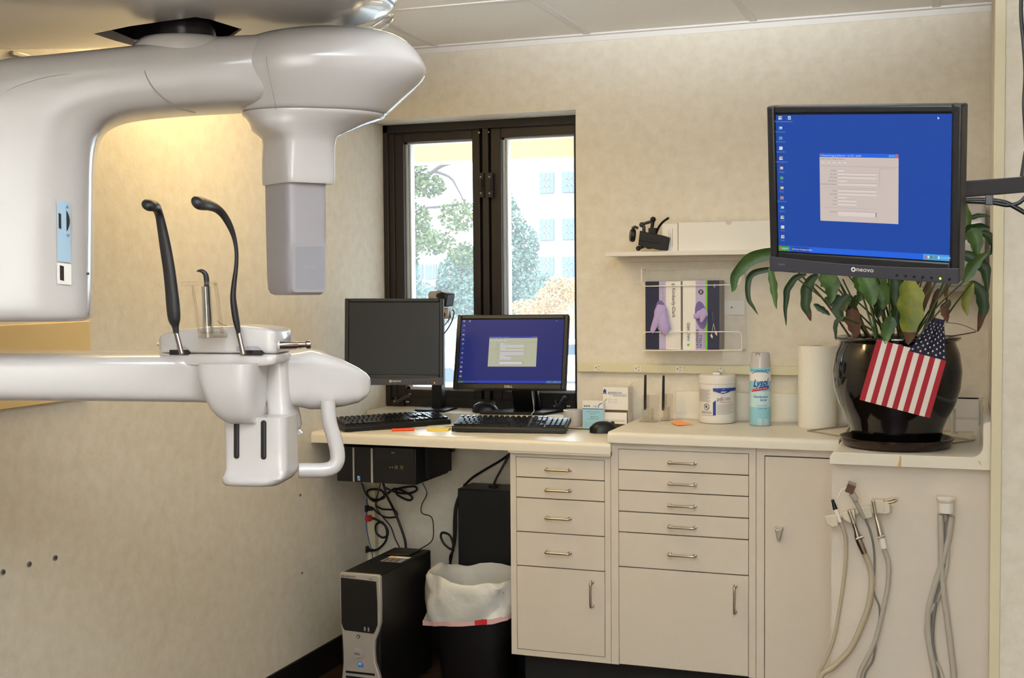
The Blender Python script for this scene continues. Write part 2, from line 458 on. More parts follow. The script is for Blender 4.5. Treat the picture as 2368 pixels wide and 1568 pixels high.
# ------------------------------------------------------------------ cabinets under the counter
YF = -0.430
def c3(cx_, cy_): return (1160 + cx_ / 2.76, 1000 + cy_ / 2.76)
def fz(px, py): return ONY(px, py, YF).z
def fx(px, py): return ONY(px, py, YF).x
def handle(part, c, length, vertical=False, name='handle'):
    b = MB(); h = length / 2
    ax = Vector((0, 0, 1)) if vertical else Vector((1, 0, 0))
    c = Vector(c); o = Vector((0, -0.022, 0))
    b.tube(spline([c - ax * h, c - ax * h + o * .7, c - ax * (h - .006) + o, c + ax * (h - .006) + o, c + ax * h + o * .7, c + ax * h], 5), 0.0036, 'steel', 10)
    for s_ in (-1, 1): b.cyl(c + ax * h * s_, c + ax * h * s_ + Vector((0, -.003, 0)), 0.0062, 'steel', 12)
    return b.build(name, part, 60)
def cabinet(label, x0, x1, z0, z1, fx0, fx1, rows, ztops, handles, doorh, hl):
    t = thing('drawer_cabinet', label, 'cabinet', (x0, YF, z0))
    b = MB()
    b.box(x0, x1, YF + .008, -0.01, z0, z1, 'cabinet')
    b.box(fx0, fx1, YF + .006, YF + .010, ztops[-1], ztops[0], 'gap')
    b.box(x0, fx0, YF, YF + .012, z0, z1, 'cabinet'); b.box(fx1, x1, YF, YF + .012, z0, z1, 'cabinet')
    b.box(fx0, fx1, YF, YF + .012, ztops[0], z1, 'cabinet')
    if ztops[-1] > z0 + .004: b.box(fx0, fx1, YF, YF + .012, z0, ztops[-1], 'cabinet')
    b.build('body', t)
    g = 0.0015
    for i in range(len(ztops) - 1):
        d = MB(); d.box(fx0 + g, fx1 - g, YF - .001, YF + .014, ztops[i + 1] + g, ztops[i] - g, 'cabinet')
        door = i == len(ztops) - 2
        p = d.build('door' if door else 'drawer', t, bevel=0.0008, seg=1)
        if door: handle(p, (doorh[0], YF - .001, doorh[1]), hl, True)
        else: handle(p, (handles[i][0], YF - .001, handles[i][1]), hl)
    return t
A = [c3(90, v) for v in (153, 283, 413, 630, 847, 1380)]
B_ = [c3(745, v) for v in (103, 237, 368, 502, 634, 855, 1478)]
zb1 = fz(*c3(58, 1413)); zt1 = fz(1181, 1044)
x0, x1 = fx(1180, 1100), fx(1411.5, 1100)
cabinet('narrow cream drawer cabinet under the desk, right of the bin', x0, x1, zb1, zt1, fx(1193.5, 1150), fx(1398.6, 1150), 4,
        [fz(*p) for p in A], [(fx(*c3(365, v)), fz(*c3(365, v))) for v in (237, 368, 545, 765)], (fx(*c3(580, 1030)), fz(*c3(580, 1030))), 0.075)
x2, x3 = x1 + .0014, fx(1748, 1200)
zt2 = fz(1430, 1024)
cabinet('wide cream cabinet of five drawers and a door under the counter', x2, x3, zb1, zt2, fx(1430, 1150), fx(1732, 1150), 5,
        [fz(*p) for p in B_], [(fx(*c3(1155, v)), fz(*c3(1155, v))) for v in (193, 328, 466, 602, 780)], (fx(*c3(1493, 1062)), fz(*c3(1493, 1062))), 0.078)
x4 = -0.3445
t = thing('tall_cupboard', 'tall narrow cream cupboard with one plain door beside the sink unit', 'cabinet', (x3, YF, zb1))
b = MB(); x3 += .0014
dx0 = fx(1767.5, 1150); dz = fz(1768, 1053)
b.box(x3, x4, YF + .008, -.01, zb1, zt2, 'cabinet'); b.box(x3, dx0, YF, YF + .01, zb1, zt2, 'cabinet'); b.box(dx0, x4, YF, YF + .01, dz, zt2, 'cabinet')
b.box(dx0, x4, YF + .005, YF + .009, zb1, dz, 'gap'); b.build('body', t)
b = MB(); b.box(dx0 + .002, x4 - .001, YF - .001, YF + .012, zb1, dz - .0035, 'cabinet'); d = b.build('door', t, bevel=.0008, seg=1)
b = MB(); p = ONY(*c3(1772, 640), YF); q = Vector((0, -.004, 0))
b.prism([p + Vector((-.0125, -.001, .020)), p + Vector((-.004, -.001, .012)), p + Vector((.004, -.001, .012)), p + Vector((.0125, -.001, .020)), p + Vector((.004, -.001, -.022)), p + Vector((-.003, -.001, -.022))], (0, -.016, 0), 'steel')
b.box(p.x - .012, p.x + .012, YF - .006, YF, p.z + .006, p.z + .020, 'silver')
b.build('handle', d, bevel=.0015)
b = MB(); b.box(x0 + .03, x4, YF + .05, YF + .07, 0, zb1, 'toe')
b.box(x0 + .03, x0 + .05, YF + .07, -.02, 0, zb1, 'toe')
tag(b.build('toe_kick'), 'black recessed plinth along the floor under the cream cabinets', 'plinth')
# ------------------------------------------------------------------ worktops
def nosed(x0, x1, yf, yb, zt, th, k='laminate', r=0.014):
    prof = [(yb, zt), (yf + r, zt)]
    for a in range(1, 7):
        an = math.pi / 2 * a / 6; prof.append((yf + r - r * math.sin(an), zt - r + r * math.cos(an)))
    prof += [(yf, zt - th), (yf + .03, zt - th), (yf + .03, zt - th + .004), (yb, zt - th + .004)]
    m = MB(); m.prism([(x0, y, z) for y, z in prof], (x1 - x0, 0, 0), k); return m
ZD = 0.8500; ZT = 1.355 - 0.4700
xe = ONY(1411.5, 1045, -.45).x
b = nosed(XL + .001, xe, -.45, -.001, ZD, ZD - ONY(1180, 1042, -.45).z)
b.box(x0, xe, -.448, YF + .004, ONY(1300, 1052, -.45).z, ZD - .03, 'cabinet')
tag(b.build('desk_top', smooth=50), 'cream laminate desk top with keyboards under the window', 'desk')
cx0 = ONY(1405, 1022, -.45).x
b = nosed(cx0, -0.344, -.45, -.001, ZT, ZT - ONY(1734, 1036, -.45).z)
b.build
t = thing('counter_top', 'cream laminate counter with a curved upstand along the back wall', 'counter', (cx0, -.45, ZT - .03))
b.build('worktop', t, smooth=50)
zb = ONY(1778, 909.7, -.02).z
b = MB()
bx0 = ONY(1564, 930, -.02).x
prof = [(-.001, ZT), (-.034, ZT + .0006), (-.027, ZT + .003), (-.0215, ZT + .010), (-.020, ZT + .02), (-.020, zb - .004), (-.017, zb), (-.001, zb)]
b.prism([(bx0, y, z) for y, z in prof], (-0.344 - bx0, 0, 0), 'laminate')
b.build('upstand', t, smooth=50)
# grey moulded sink unit
SX0, SX1, SY = -0.343, XR - .001, -0.72
def sv(cx_, cy_): return ONY(1900 + cx_ / 5.06, 880 + cy_ / 5.06, SY)
t = thing('sink_unit', 'cream sink unit with a moulded top under the plant pot', 'sink', (SX0, SY, 0))
zl = sv(135, 980).z; zr = sv(2000, 490).z
o = []
for a in range(7):
    an = math.pi / 2 * a / 6; o.append((SX0 + .018 - .018 * math.cos(an), ZT - .018 + .018 * math.sin(an)))
xi = sv(1890, 700).x
for a in range(9):
    an = math.pi / 2 * a / 8; o.append((xi - .03 + .03 * math.sin(an), ZT + .03 - .03 * math.cos(an)))
for a in range(7):
    an = math.pi / 2 * a / 6; o.append((xi + .014 - .014 * math.cos(an), zr - .014 + .014 * math.sin(an)))
o += [(SX1, zr), (SX1, zl), (SX0, zl)]
b = MB(); b.prism([(x, SY, z) for x, z in o], (0, .70, 0), 'laminate')
b.build('moulded_top', t, smooth=50, bevel=.0015)
b = MB(); b.box(xi - .001, XR - .002, SY + .03, -.04, ZT, zr - .002, 'sink'); b.box(SX0 + .02, XR - .002, -.06, -.001, ZT - .01, zb, 'sink')
b.prism([(xi - .18, y, z) for y, z in [(-.001, ZT), (-.15, ZT), (-.12, ZT + .035), (-.10, ZT + .04), (-.075, zb - .02), (-.06, zb), (-.001, zb)]], (.18, 0, 0), 'sink')
b.build('splash_back', t, bevel=.006, seg=3)
b = MB(); b.box(SX0 + .004, SX1, SY + .024, -.02, 0, zl + .006, 'cabinet'); b.build('front_panel', t)
b = MB()
p = sv(915, 870); q = sv(905, 1010)
b.prism([(p.x, SY - .0003, p.z), (p.x + .004, SY - .0003, p.z - .006), (q.x + .006, SY - .0003, q.z), (q.x - .004, SY - .0003, q.z), (p.x - .001, SY - .0003, p.z - .012)], (0, -.0003, 0), 'stain')
b.build('rust_mark', t); b = MB()
p = sv(1850, 965); b.prism([(p.x - .004, SY - .0003, p.z + .006), (p.x, SY - .0003, p.z + .005), (p.x + .004, SY - .0003, p.z - .006), (p.x + .001, SY - .0003, p.z - .005)], (0, -.0003, 0), 'stain')
b.build('rust_mark', t)
p = sv(1425, 520); b = MB()
b.cyl((p.x + .02, -.2, ZT), (p.x + .02, -.2, ZT + .075), .007, 'sink', 14); b.cyl((p.x + .02, -.2, ZT), (p.x + .02, -.2, ZT + .006), .014, 'sink', 16)
b.build('tap_post', t)
# flat wire stand under the saucer
b = MB()
wy = [ONZ(1872, 997, ZT + .003), ONZ(1990, 986, ZT + .003)]
L = [ONZ(1870, 998, ZT + .003), ONZ(1895, 995, ZT + .003), ONZ(1965, 986, ZT + .003)]
b.tube([ONZ(1960, 985, ZT + .003), ONZ(1868, 996, ZT + .003), ONZ(1945, 1008, ZT + .003), ONZ(2070, 1022, ZT + .003), ONZ(2195, 1026, ZT + .003), ONZ(2256, 1018, ZT + .003), ONZ(2170, 1006, ZT + .003)], .0024, 'steel', 8)
tag(b.build('wire_stand'), 'flat thin steel wire frame lying under the saucer of the plant', 'wire stand')
# ------------------------------------------------------------------ dental hand pieces on the sink unit
SP = SY + .022
def h8(cx_, cy_, y=SP - .025): return ONY(1740 + cx_ / 2.667, 980 + cy_ / 2.667, y)
def hose(part, pts, r, k, name='hose'):
    b = MB()
    P_ = [h8(*p) for p in pts]
    P_.append(P_[-1] + Vector(((P_[-1].x - P_[-2].x) * .5, -.01, -.12)))
    b.tube(spline(P_, 7), r, k, 12)
    return b.build(name, part, 60)
t = thing('handpiece_holder', 'cream angled holder with four dental handpieces on the sink panel', 'holder', h8(680, 560, SP))
b = MB()
a0, a1 = h8(490, 585, SP - .012), h8(810, 505, SP - .012)
d = (a1 - a0)
for i in range(4):
    c = a0 + d * (i / 3.0)
    b.prism([c + Vector((-.019, 0, .008)), c + Vector((.016, 0, .016)), c + Vector((.019, 0, -.016)), c + Vector((.003, 0, -.022)), c + Vector((-.014, 0, -.012))], (0, -.020, 0), 'holder_tan')
b.tube([a0 + Vector((0, .004, 0)), a1 + Vector((0, .004, 0))], .0085, 'holder_tan', 12)
p = h8(780, 505, SP - .012); b.box(p.x - .02, p.x + .014, p.y - .022, SP, p.z - .018, p.z + .018, 'holder_tan')
b.build('bracket', t, bevel=.003)
b = MB(); b.tube(spline([h8(800, 495), h8(840, 490, SP - .03), h8(880, 480, SP - .035), h8(888, 465, SP - .035), h8(850, 470, SP - .03), h8(810, 485)], 6), .0026, 'steel', 8); b.build('wire_loop', t, 60)
hp = MB()
hp.cyl(h8(494, 468), h8(500, 490), .0042, 'black', 14, .0048); hp.cyl(h8(500, 490), h8(512, 528), .0050, 'black', 14, .0068)
hp.cyl(h8(512, 528), h8(540, 606), .0068, 'white_matte', 14, .0055)
o1 = hp.build('handpiece', t, 50); hose(o1, [(540, 604), (570, 680), (577, 780), (570, 900), (545, 1090), (500, 1330), (440, 1480), (405, 1568)], .0046, 'hose_tan')
hp = MB()
hp.cyl(h8(597, 540, SP - .035), h8(630, 630, SP - .035), .0050, 'steel', 14); hp.ball(h8(597, 540, SP - .035), .005, 'steel', 10)
hp.tube([h8(625, 615, SP - .035), h8(640, 660, SP - .035), h8(650, 700, SP - .035), h8(665, 740, SP - .035), h8(690, 800, SP - .035)], [.0055, .006, .0088, .009, .0075], 'pin_steel', 14)
hp.cyl(h8(640, 712, SP - .042), h8(685, 695, SP - .042), .004, 'steel', 10)
o1 = hp.build('handpiece', t, 50); hose(o1, [(690, 795), (725, 880), (737, 970), (725, 1090), (690, 1200), (610, 1380), (500, 1500), (420, 1568)], .0078, 'hose_tan')
hp = MB()
hp.cyl(h8(615, 440, SP - .05), h8(690, 585, SP - .03), .0062, 'hose_grey', 14, .0052)
hp.cyl(h8(612, 430, SP - .05), h8(640, 470, SP - .048), .0085, 'hose_grey', 14)
c = h8(605, 400, SP - .052); hp.obox(c, Vector((.010, .002, -.004)), (0, .009, 0), Vector((.004, 0, .011)), 'brown_metal')
c = h8(612, 375, SP - .052); hp.obox(c, Vector((.010, .002, -.003)), (0, .008, 0), Vector((.002, 0, .006)), 'steel')
hp.tube([h8(580, 392, SP - .056), h8(548, 408, SP - .06), h8(528, 455, SP - .06)], .0013, 'wire', 8)
o1 = hp.build('air_water_syringe', t, 50); hose(o1, [(695, 588), (725, 660), (747, 760), (753, 880), (748, 1030), (785, 1150), (765, 1330), (742, 1460), (690, 1565)], .0026, 'hose_dark')
hp = MB()
hp.cyl(h8(745, 480, SP - .04), h8(760, 570, SP - .04), .0050, 'steel', 14, .0040); hp.ball(h8(745, 480, SP - .04), .005, 'steel', 10)
hp.tube([h8(760, 570, SP - .04), h8(775, 620, SP - .04), h8(795, 705, SP - .04)], [.0040, .0066, .0082], 'steel', 14)
hp.cyl(h8(768, 708, SP - .048), h8(815, 690, SP - .048), .0035, 'silver', 10)
hp.cyl(h8(795, 705, SP - .04), h8(812, 768, SP - .04), .0092, 'white_matte', 14)
o1 = hp.build('handpiece', t, 50); hose(o1, [(810, 765), (838, 860), (838, 960), (820, 1080), (760, 1330), (700, 1460), (655, 1568)], .0062, 'hose_grey')
t = thing('hose_socket', 'cream round hose socket with grey hoses hanging down the sink panel', 'hose socket', h8(1195, 555, SP))
b = MB(); p = h8(1195, 500, SP - .018)
b.lathe([(.0185, -.020), (.0195, -.002), (.0195, .008), (.0235, .012), (.0245, .020), (.020, .0215)], p + Vector((0, -.008, 0)), 'white_matte', 28)
b.box(p.x - .012, p.x + .012, p.y, SP + .002, p.z - .018, p.z + .016, 'white_matte')
b.build('socket', t, 40, bevel=.001)
hose(t, [(1160, 560), (1164, 700), (1166, 860), (1180, 1050), (1200, 1200), (1225, 1400), (1243, 1568)], .0078, 'hose_grey')
hose(t, [(1228, 570), (1210, 700), (1170, 860), (1120, 1020), (1085, 1170), (1090, 1350), (1130, 1568)], .0078, 'hose_grey')
hose(t, [(1190, 560), (1205, 680), (1200, 860), (1160, 1040), (1090, 1180), (1070, 1290), (1110, 1430), (1170, 1560)], .0046, 'hose_grey')
hose(t, [(1200, 560), (1190, 760), (1165, 960), (1125, 1130), (1110, 1330), (1140, 1550)], .0050, 'hose_dark')
# ------------------------------------------------------------------ power raceway on the back wall
t = thing('power_raceway', 'long cream power raceway along the back wall above the counter', 'raceway', ONY(1340, 860, 0))
z0, z1 = ONY(1340, 860, -.02).z, ONY(1340, 840, -.02).z
rx1 = -0.25
b = MB(); b.box(wx1 + .008, rx1, -.022, 0, z0, z1, 'cream_metal'); b.build('channel', t, bevel=.003)
for px in (1382.5, 1475.5, 1571.5, 1665):
    c = ONY(px, 851 + (px - 1382) * .0155, -.022); b = MB()
    b.box(c.x - .0135, c.x + .0135, -.0245, -.021, c.z - .0105, c.z + .0105, 'laminate')
    for dx, dz, w, h in ((-.0065, .001, .0016, .002), (.0030, .0055, .003, .0007), (.0030, -.0045, .003, .0007)):
        b.box(c.x + dx - w, c.x + dx + w, -.0249, -.0244, c.z + dz - h, c.z + dz + h, 'print_black')
    b.build('outlet', t)
# ------------------------------------------------------------------ shelf with box and headset
SHY = -0.15
zt_, zb_ = ONY(1398.8, 583.2, SHY).z, ONY(1398.8, 593, SHY).z
sx0 = ONY(1398.8, 588, SHY).x
b = MB(); b.box(sx0, -.36, SHY, 0, zb_, zt_, 'white_matte')
b.box(sx0 + .05, -.37, -.03, -.001, zb_ - .018, zb_, 'cabinet')
tag(b.build('wall_shelf', bevel=.001), 'cream wall shelf behind the large monitor', 'shelf')
t = thing('shelf_box', 'long white cardboard box lying on the wall shelf', 'box', ONY(1600, 578, -.12))
yb_ = -.125
p0 = ONY(1568, 515, yb_); bx1 = -.48
b = MB(); b.box(p0.x, bx1, yb_, -.015, zt_ + .0005, p0.z, 'paper')
c = ONY(1685, 513, yb_); b.poly([(c.x + .011 * math.cos(a * math.pi / 8), yb_ - .0003, p0.z - .011 * abs(math.sin(a * math.pi / 8))) for a in range(9)], 'cabinet')
b.box(p0.x - .001, p0.x + .001, yb_ - .0004, yb_, zt_ + .001, p0.z, 'card_brown')
b.build('carton', t)
q0 = ONY(1532, 518, -.11); b = MB(); b.box(q0.x, p0.x - .0012, -.112, -.02, zt_ + .0005, q0.z, 'print_sky' if False else 'paper')
for i, w in enumerate((.055, .045, .06)):
    b.box(ONY(1546, 540, -.112).x + i * .006, ONY(1546, 540, -.112).x + i * .006 + .0014, -.1125, -.112, zt_ + .015, zt_ + .015 + w, 'print_grey')
b.build('end_flap', t)
t = thing('intraoral_camera', 'black headset clamp lying on the wall shelf', 'headset', ONY(1500, 580, -.12))
def hs(cx_, cy_, y=-.125): return ONY(1420 + cx_ / 6.2316, 490 + cy_ / 6.2316, y)
b = MB()
b.prism([hs(370, 270), hs(440, 290), hs(720, 345), hs(798, 370), hs(770, 555), hs(660, 550), hs(510, 520), hs(480, 535), hs(440, 510), hs(345, 480)], (0, .045, 0), 'black')
b.prism([hs(360, 375, -.126), hs(640, 415, -.126), hs(640, 460, -.126), hs(360, 415, -.126)], (0, .004, 0), 'black_deep')
b.build('clamp_body', t, bevel=.003)
b = MB()
b.lathe([(.0205, 0), (.0225, .004), (.0225, .010), (.019, .016)], (0, 0, 0), 'black', 24)
Rm = Vector((-1, -.45, .1)).to_track_quat('Z', 'X').to_matrix(); c = hs(300, 340, -.11)
b.v = [c + Rm @ v for v in b.v]; b.tube([hs(260, 240), hs(300, 215), hs(345, 235)], .005, 'charcoal', 8); b.build('lens_cap', t, 40)
b = MB()
b.tube([hs(430, 290, -.115), hs(430, 220, -.115), hs(400, 180, -.115)], [.006, .006, .007], 'charcoal', 10); b.ball(hs(400, 185, -.115), .009, 'charcoal')
b.tube([hs(415, 175, -.115), hs(560, 130, -.115)], .005, 'charcoal', 10); b.ball(hs(563, 110, -.115), .0095, 'black'); b.tube([hs(563, 110, -.115), hs(545, 240, -.115)], .006, 'black', 10)
b.box(*(lambda c: (c.x - .012, c.x + .012, c.y, c.y + .02, c.z - .01, c.z + .012))(hs(545, 285, -.12)), 'black_deep')
b.build('joint_arm', t, 40)
b = MB()
b.tube(spline([hs(600, 330, -.1), hs(640, 230, -.1), hs(700, 150, -.1), hs(790, 85, -.1)], 5), [.004] * 16, 'black', 8, flat=2.0, fdir=(0, 1, 0)); b.build('strap', t, 60)
b = MB(); b.ball(hs(350, 525, -.115), .0085, 'black'); b.tube([hs(350, 525, -.115), hs(430, 500, -.115)], .005, 'black', 8); b.build('thumb_knob', t, 60)
t['label'] = 'black lens clamp with a jointed arm lying on the wall shelf'; t['category'] = 'clamp'; t.name = 'lens_clamp'; OFF['lens_clamp'] = OFF['intraoral_camera']
# ------------------------------------------------------------------ wire rack with two glove boxes
RY = -0.10
t = thing('wire_rack', 'white wire rack holding two glove boxes on the back wall', 'rack', ONY(1600, 812, 0))
b = MB()
def rk(px, py, y): return ONY(px, py, y)
b.tube([rk(1494, 625, -.006), rk(1494, 809, -.006), rk(1724, 809, -.006), rk(1724, 618, -.006), rk(1494, 625, -.006)], .0014, 'wire', 8)
b.tube([rk(1497.5, 625, -.004), rk(1497.5, 809, -.004)], .0012, 'wire', 8)
for hoop in ([(1484, 623), (1483.5, 652), (1488, 661), (1497, 662), (1700, 658.5), (1709, 657), (1713, 648), (1713, 618)],
             [(1486, 811), (1484.5, 778), (1487, 770), (1495, 768), (1705, 767), (1713, 769), (1715, 778), (1715, 810)]):
    pts = [rk(*p, RY) for p in hoop]
    b.tube([rk(1493, hoop[0][1], -.006)] + pts + [rk(1724, hoop[-1][1], -.006)], .0017, 'wire', 8)
for px in (1488, 1560, 1640, 1713): b.tube([rk(px, 811, RY), (rk(px, 811, RY).x, -.004, rk(px, 811, RY).z)], .0015, 'wire', 8)
b.tube([rk(1486, 811, RY), rk(1715, 810, RY)], .0017, 'wire', 8)
b.build('wire_frame', t, 60)
b = MB(); p, q = rk(1668, 728, -.004), rk(1722, 695, -.004); b.box(p.x, q.x, -.004, -.001, p.z, q.z, 'white_matte')
c = rk(1692, 711, -.004); b.ball((c.x, -.004, c.z), .0028, 'plate_sticker', 8); b.build('mounting_plate', t)
GY = -0.094; zrk = rk(1600, 810.5, RY).z + .002
def glovebox(pxl, pxr, pyt, label, which):
    pl, pr_ = ONY(pxl, pyt, GY), ONY(pxr, pyt, GY)
    t = thing('glove_box', label, 'glove box', (pl.x, GY, zrk), 'glove boxes in the wire rack')
    H = pl.z - zrk; W_ = pr_.x - pl.x
    b = MB(); b.box(pl.x, pr_.x, GY, -.012, zrk, pl.z, 'paper')
    if which == 2: b.box(pr_.x - .001, pr_.x + .0003, GY + .001, -.012, zrk, pl.z, 'print_grey')
    b.build('carton', t, bevel=.0006, seg=1)
    def G(u, v, d=.0006): return Vector((pl.x + u * W_, GY - d, zrk + v * H))
    def quad(m, u0, u1, v0, v1, k, d=.0006): m.poly([G(u0, v0, d), G(u1, v0, d), G(u1, v1, d), G(u0, v1, d)], k)
    m = MB()
    if which == 1:
        quad(m, 0, .39, 0, 1, 'print_navy'); quad(m, .39, .58, 0, 1, 'print_lav'); quad(m, .62, 1, 0, .30, 'print_grey' if False else 'seam_white')
        quad(m, .60, .985, .02, .24, 'flag_white', .0008)
        m.text('Kimberly-Clark', .0165, G(.76, .90, .0009), (0, 0, -1), (1, 0, 0), 'print_black', sx=.95)
        m.text('Lavender Nitrile', .0105, G(.475, .965, .0009), (0, 0, -1), (1, 0, 0), 'print_grey')
        m.box(G(.425, .5).x, G(.435, .5).x, GY - .0012, GY - .0009, G(.5, .84).z, G(.5, .965).z, 'print_grey')
        c = G(.79, .945, .0009); m.poly([c + Vector((.006 * math.cos(a), 0, .006 * math.sin(a))) for a in [i * math.pi / 8 for i in range(16)]], 'print_grey')
        ec, ea, eb = G(.46, .52), .020, .046
    else:
        quad(m, .355, .65, 0, 1, 'print_lav'); quad(m, .62, .675, 0, 1, 'print_green', .0007); quad(m, .675, 1, 0, 1, 'print_navy')
        quad(m, .0, .20, .0, .16, 'seam_white')
        m.text('HALYARD', .0135, G(.195, .13, .0009), (0, 0, 1), (-1, 0, 0), 'print_black')
        m.text('LAVENDER', .0125, G(.435, .03, .0011), (0, 0, 1), (-1, 0, 0), 'print_navy', bold=.01)
        m.text('NITRILE', .0125, G(.525, .03, .0011), (0, 0, 1), (-1, 0, 0), 'print_navy', bold=.01)
        m.box(G(.575, .03).x, G(.585, .03).x, GY - .0012, GY - .0009, G(.5, .03).z, G(.5, .34).z, 'print_grey'); m.box(G(.60, .03).x, G(.61, .03).x, GY - .0012, GY - .0009, G(.5, .03).z, G(.5, .28).z, 'print_grey')
        c = G(.50, .835, .0011); m.poly([c + Vector((.0085 * math.cos(a), 0, .0085 * math.sin(a))) for a in [i * math.pi / 12 for i in range(24)]], 'print_black')
        m.text('M', .0125, c + Vector((.0044, -.0003, 0)), (0, 0, 1), (-1, 0, 0), 'flag_white', 'CENTER', bold=.02)
        c = G(.155, .07, .0009); m.poly([c + Vector((.0045 * math.cos(a), 0, .0045 * math.sin(a))) for a in [i * math.pi / 8 for i in range(16)]], 'print_green')
        for i, (u, v) in enumerate(((.78, .20), (.90, .24))):
            m.tube([G(.80, .55, .001), G(.84, .38, .001), G(u, v, .001)], .0006, 'flag_white', 6)
            m.poly([G(u - .03, v + .01, .0012), G(u, v + .03, .0012), G(u + .04, v, .0012), G(u + .03, v - .035, .0012), G(u, v - .02, .0012)], 'flag_white')
        m.poly([G(.84, .90, .001), G(.88, .90, .001), G(.88, .93, .001), G(.84, .93, .001)], 'print_grey')
        m.box(G(.86, .5).x, G(.88, .5).x, GY - .0012, GY - .0009, G(.5, .90).z, G(.5, .95).z, 'print_lav')
        ec, ea, eb = G(.50, .50), .0195, .046
    tilt = .10
    def E(a, s=1.0, d=.0012):
        x, z = ea * s * math.cos(a), eb * s * math.sin(a)
        return Vector((ec.x + x * math.cos(tilt) - z * -math.sin(tilt) * 0 + z * -.12, GY - d, ec.z + z))
    m.poly([E(i * math.pi / 14) for i in range(28)], 'glove_dark')
    m.build('printed_front', t, 0, recalc=False)
    g = MB()
    def gs(pts, r, fl=.35):
        P_ = [Vector((ec.x + x, GY - .002 - y, ec.z + z)) for x, y, z in pts]
        S_ = spline(P_, 5); R_ = lerps(r, 5)
        g.tube(S_, R_, 'glove', 12, flat=fl, fdir=(0, 1, 0))
    if which == 1:
        gs([(.0, .004, .030), (-.004, .010, .008), (-.010, .012, -.012), (-.024, .012, -.045), (-.030, .012, -.062)], [.013, .018, .014, .010, .006])
        gs([(.004, .004, .03), (.004, .010, .0), (.008, .014, -.025), (.014, .014, -.05), (.016, .012, -.066)], [.012, .015, .016, .018, .007])
        gs([(0, .004, -.02), (-.004, .008, -.04), (-.006, .008, -.052)], [.012, .008, .004])
        gs([(.012, .004, .01), (.02, .012, -.03), (.03, .012, -.05)], [.009, .010, .004])
    else:
        gs([(.014, .002, .012), (.0, .006, .004), (-.010, .006, -.002), (-.022, .010, -.002)], [.010, .013, .011, .007])
        gs([(.006, .004, .022), (.012, .008, .004), (.006, .010, -.012), (.003, .010, -.022)], [.006, .009, .0075, .005])
        gs([(.006, .004, .02), (.016, .007, .008), (.020, .006, -.004)], [.006, .008, .005])
    g.build('glove', t, 60)
glovebox(1492.5, 1574, 651, 'navy and cream glove box with a lavender glove hanging out', 1)
glovebox(1578.5, 1664, 649, 'white and navy glove box with a green stripe and an M in a circle', 2)
# ------------------------------------------------------------------ things on the counter
def disc_fn(cx_, cy_, z_, r, a0, d=.0004):        # wraps flat lettering round a can: x -> angle, y -> height
    def fn(x, y):
        a = a0 + x / r
        return Vector((cx_ + (r + d) * math.sin(a), cy_ - (r + d) * math.cos(a), z_ + y))
    return fn
def wrap(m, fn, x0, x1, y0, y1, k, n=16):
    top = [fn(x0 + (x1 - x0) * i / n, y1) for i in range(n + 1)]; bot = [fn(x0 + (x1 - x0) * i / n, y0) for i in range(n + 1)]
    m.add(bot + top, [(i, i + 1, n + 2 + i, n + 1 + i) for i in range(n)], k)
# spray can
c = ONZ(1754.5, 986, ZT); cy_ = c.y + .032; r = .0335
pz = lambda py, y: ONY(1754, py, y).z
t = thing('spray_can', 'light blue aerosol can of disinfectant spray with a white cap', 'spray can', (c.x, cy_, ZT))
zc0, zc1 = pz(849, cy_), pz(815, cy_)
b = MB(); b.lathe([(r - .002, ZT), (r, ZT + .003), (r, zc0 - .002), (r - .002, zc0 + .001)], (c.x, cy_, 0), 'lysol_cyan', 40); b.build('can', t, 40)
b = MB(); b.lathe([(r - .001, zc0), (r - .0015, zc0 + .012), (r - .004, zc1 - .006), (r - .006, zc1), (r - .009, zc1), (.010, zc1 - .012)], (c.x, cy_, 0), 'white_plastic', 40)
f_ = disc_fn(c.x, cy_, 0, r - .004, -.12, .0006)
m_ = [f_(x, y) for x, y in ((-.008, zc1 + .001), (.008, zc1 + .001), (.007, zc1 - .018), (.004, zc1 - .024), (-.004, zc1 - .024), (-.007, zc1 - .018))]
b.poly(m_, 'seam'); b.build('cap', t, 40)
m = MB(); a0 = math.atan2(c.x - EYE.x, -(cy_ - EYE.y)) ; a0 = math.atan2(EYE.x - c.x, cy_ - EYE.y)
fn = disc_fn(c.x, cy_, 0, r, a0); fn2 = disc_fn(c.x, cy_, 0, r, a0, .0008); fn3 = disc_fn(c.x, cy_, 0, r, a0, .0011)
Z = lambda py: pz(py, cy_ - r)
wrap(m, fn, -.050, .050, Z(882), Z(862), 'seam_white')
wrap(m, fn, -.050, .050, Z(942), Z(905), 'lysol_pale')
m.text('KILLS 99.9% OF VIRUSES', .0065, (0, 0, 0), (1, 0, 0), (0, 0, 1), 'print_blue', 'CENTER', fn=lambda x, y: fn2(x, Z(858) + y), bold=.01)
m.text('Lysol', .032, (0, 0, 0), (1, 0, 0), (0, 0, 1), 'print_blue', 'CENTER', fn=lambda x, y: fn3(x, Z(893) + y + x * .12), shear=.35, sx=.72, bold=.02)
n = 14
vs = [fn2(-.030 + .06 * i / n, Z(907) + .010 * (i / n) + (0 if i else 0)) for i in range(n + 1)]
vt = [fn2(-.030 + .06 * i / n, Z(900) + .007 * (i / n)) for i in range(n + 1)]
m.add(vs + vt, [(i, i + 1, n + 2 + i, n + 1 + i) for i in range(n)], 'print_red')
vs = [fn2(-.004 + .034 * i / n, Z(899) + .004 * (i / n)) for i in range(n + 1)]; vt = [fn2(-.004 + .034 * i / n, Z(895) + .005 * (i / n)) for i in range(n + 1)]
m.add(vs + vt, [(i, i + 1, n + 2 + i, n + 1 + i) for i in range(n)], 'print_blue')
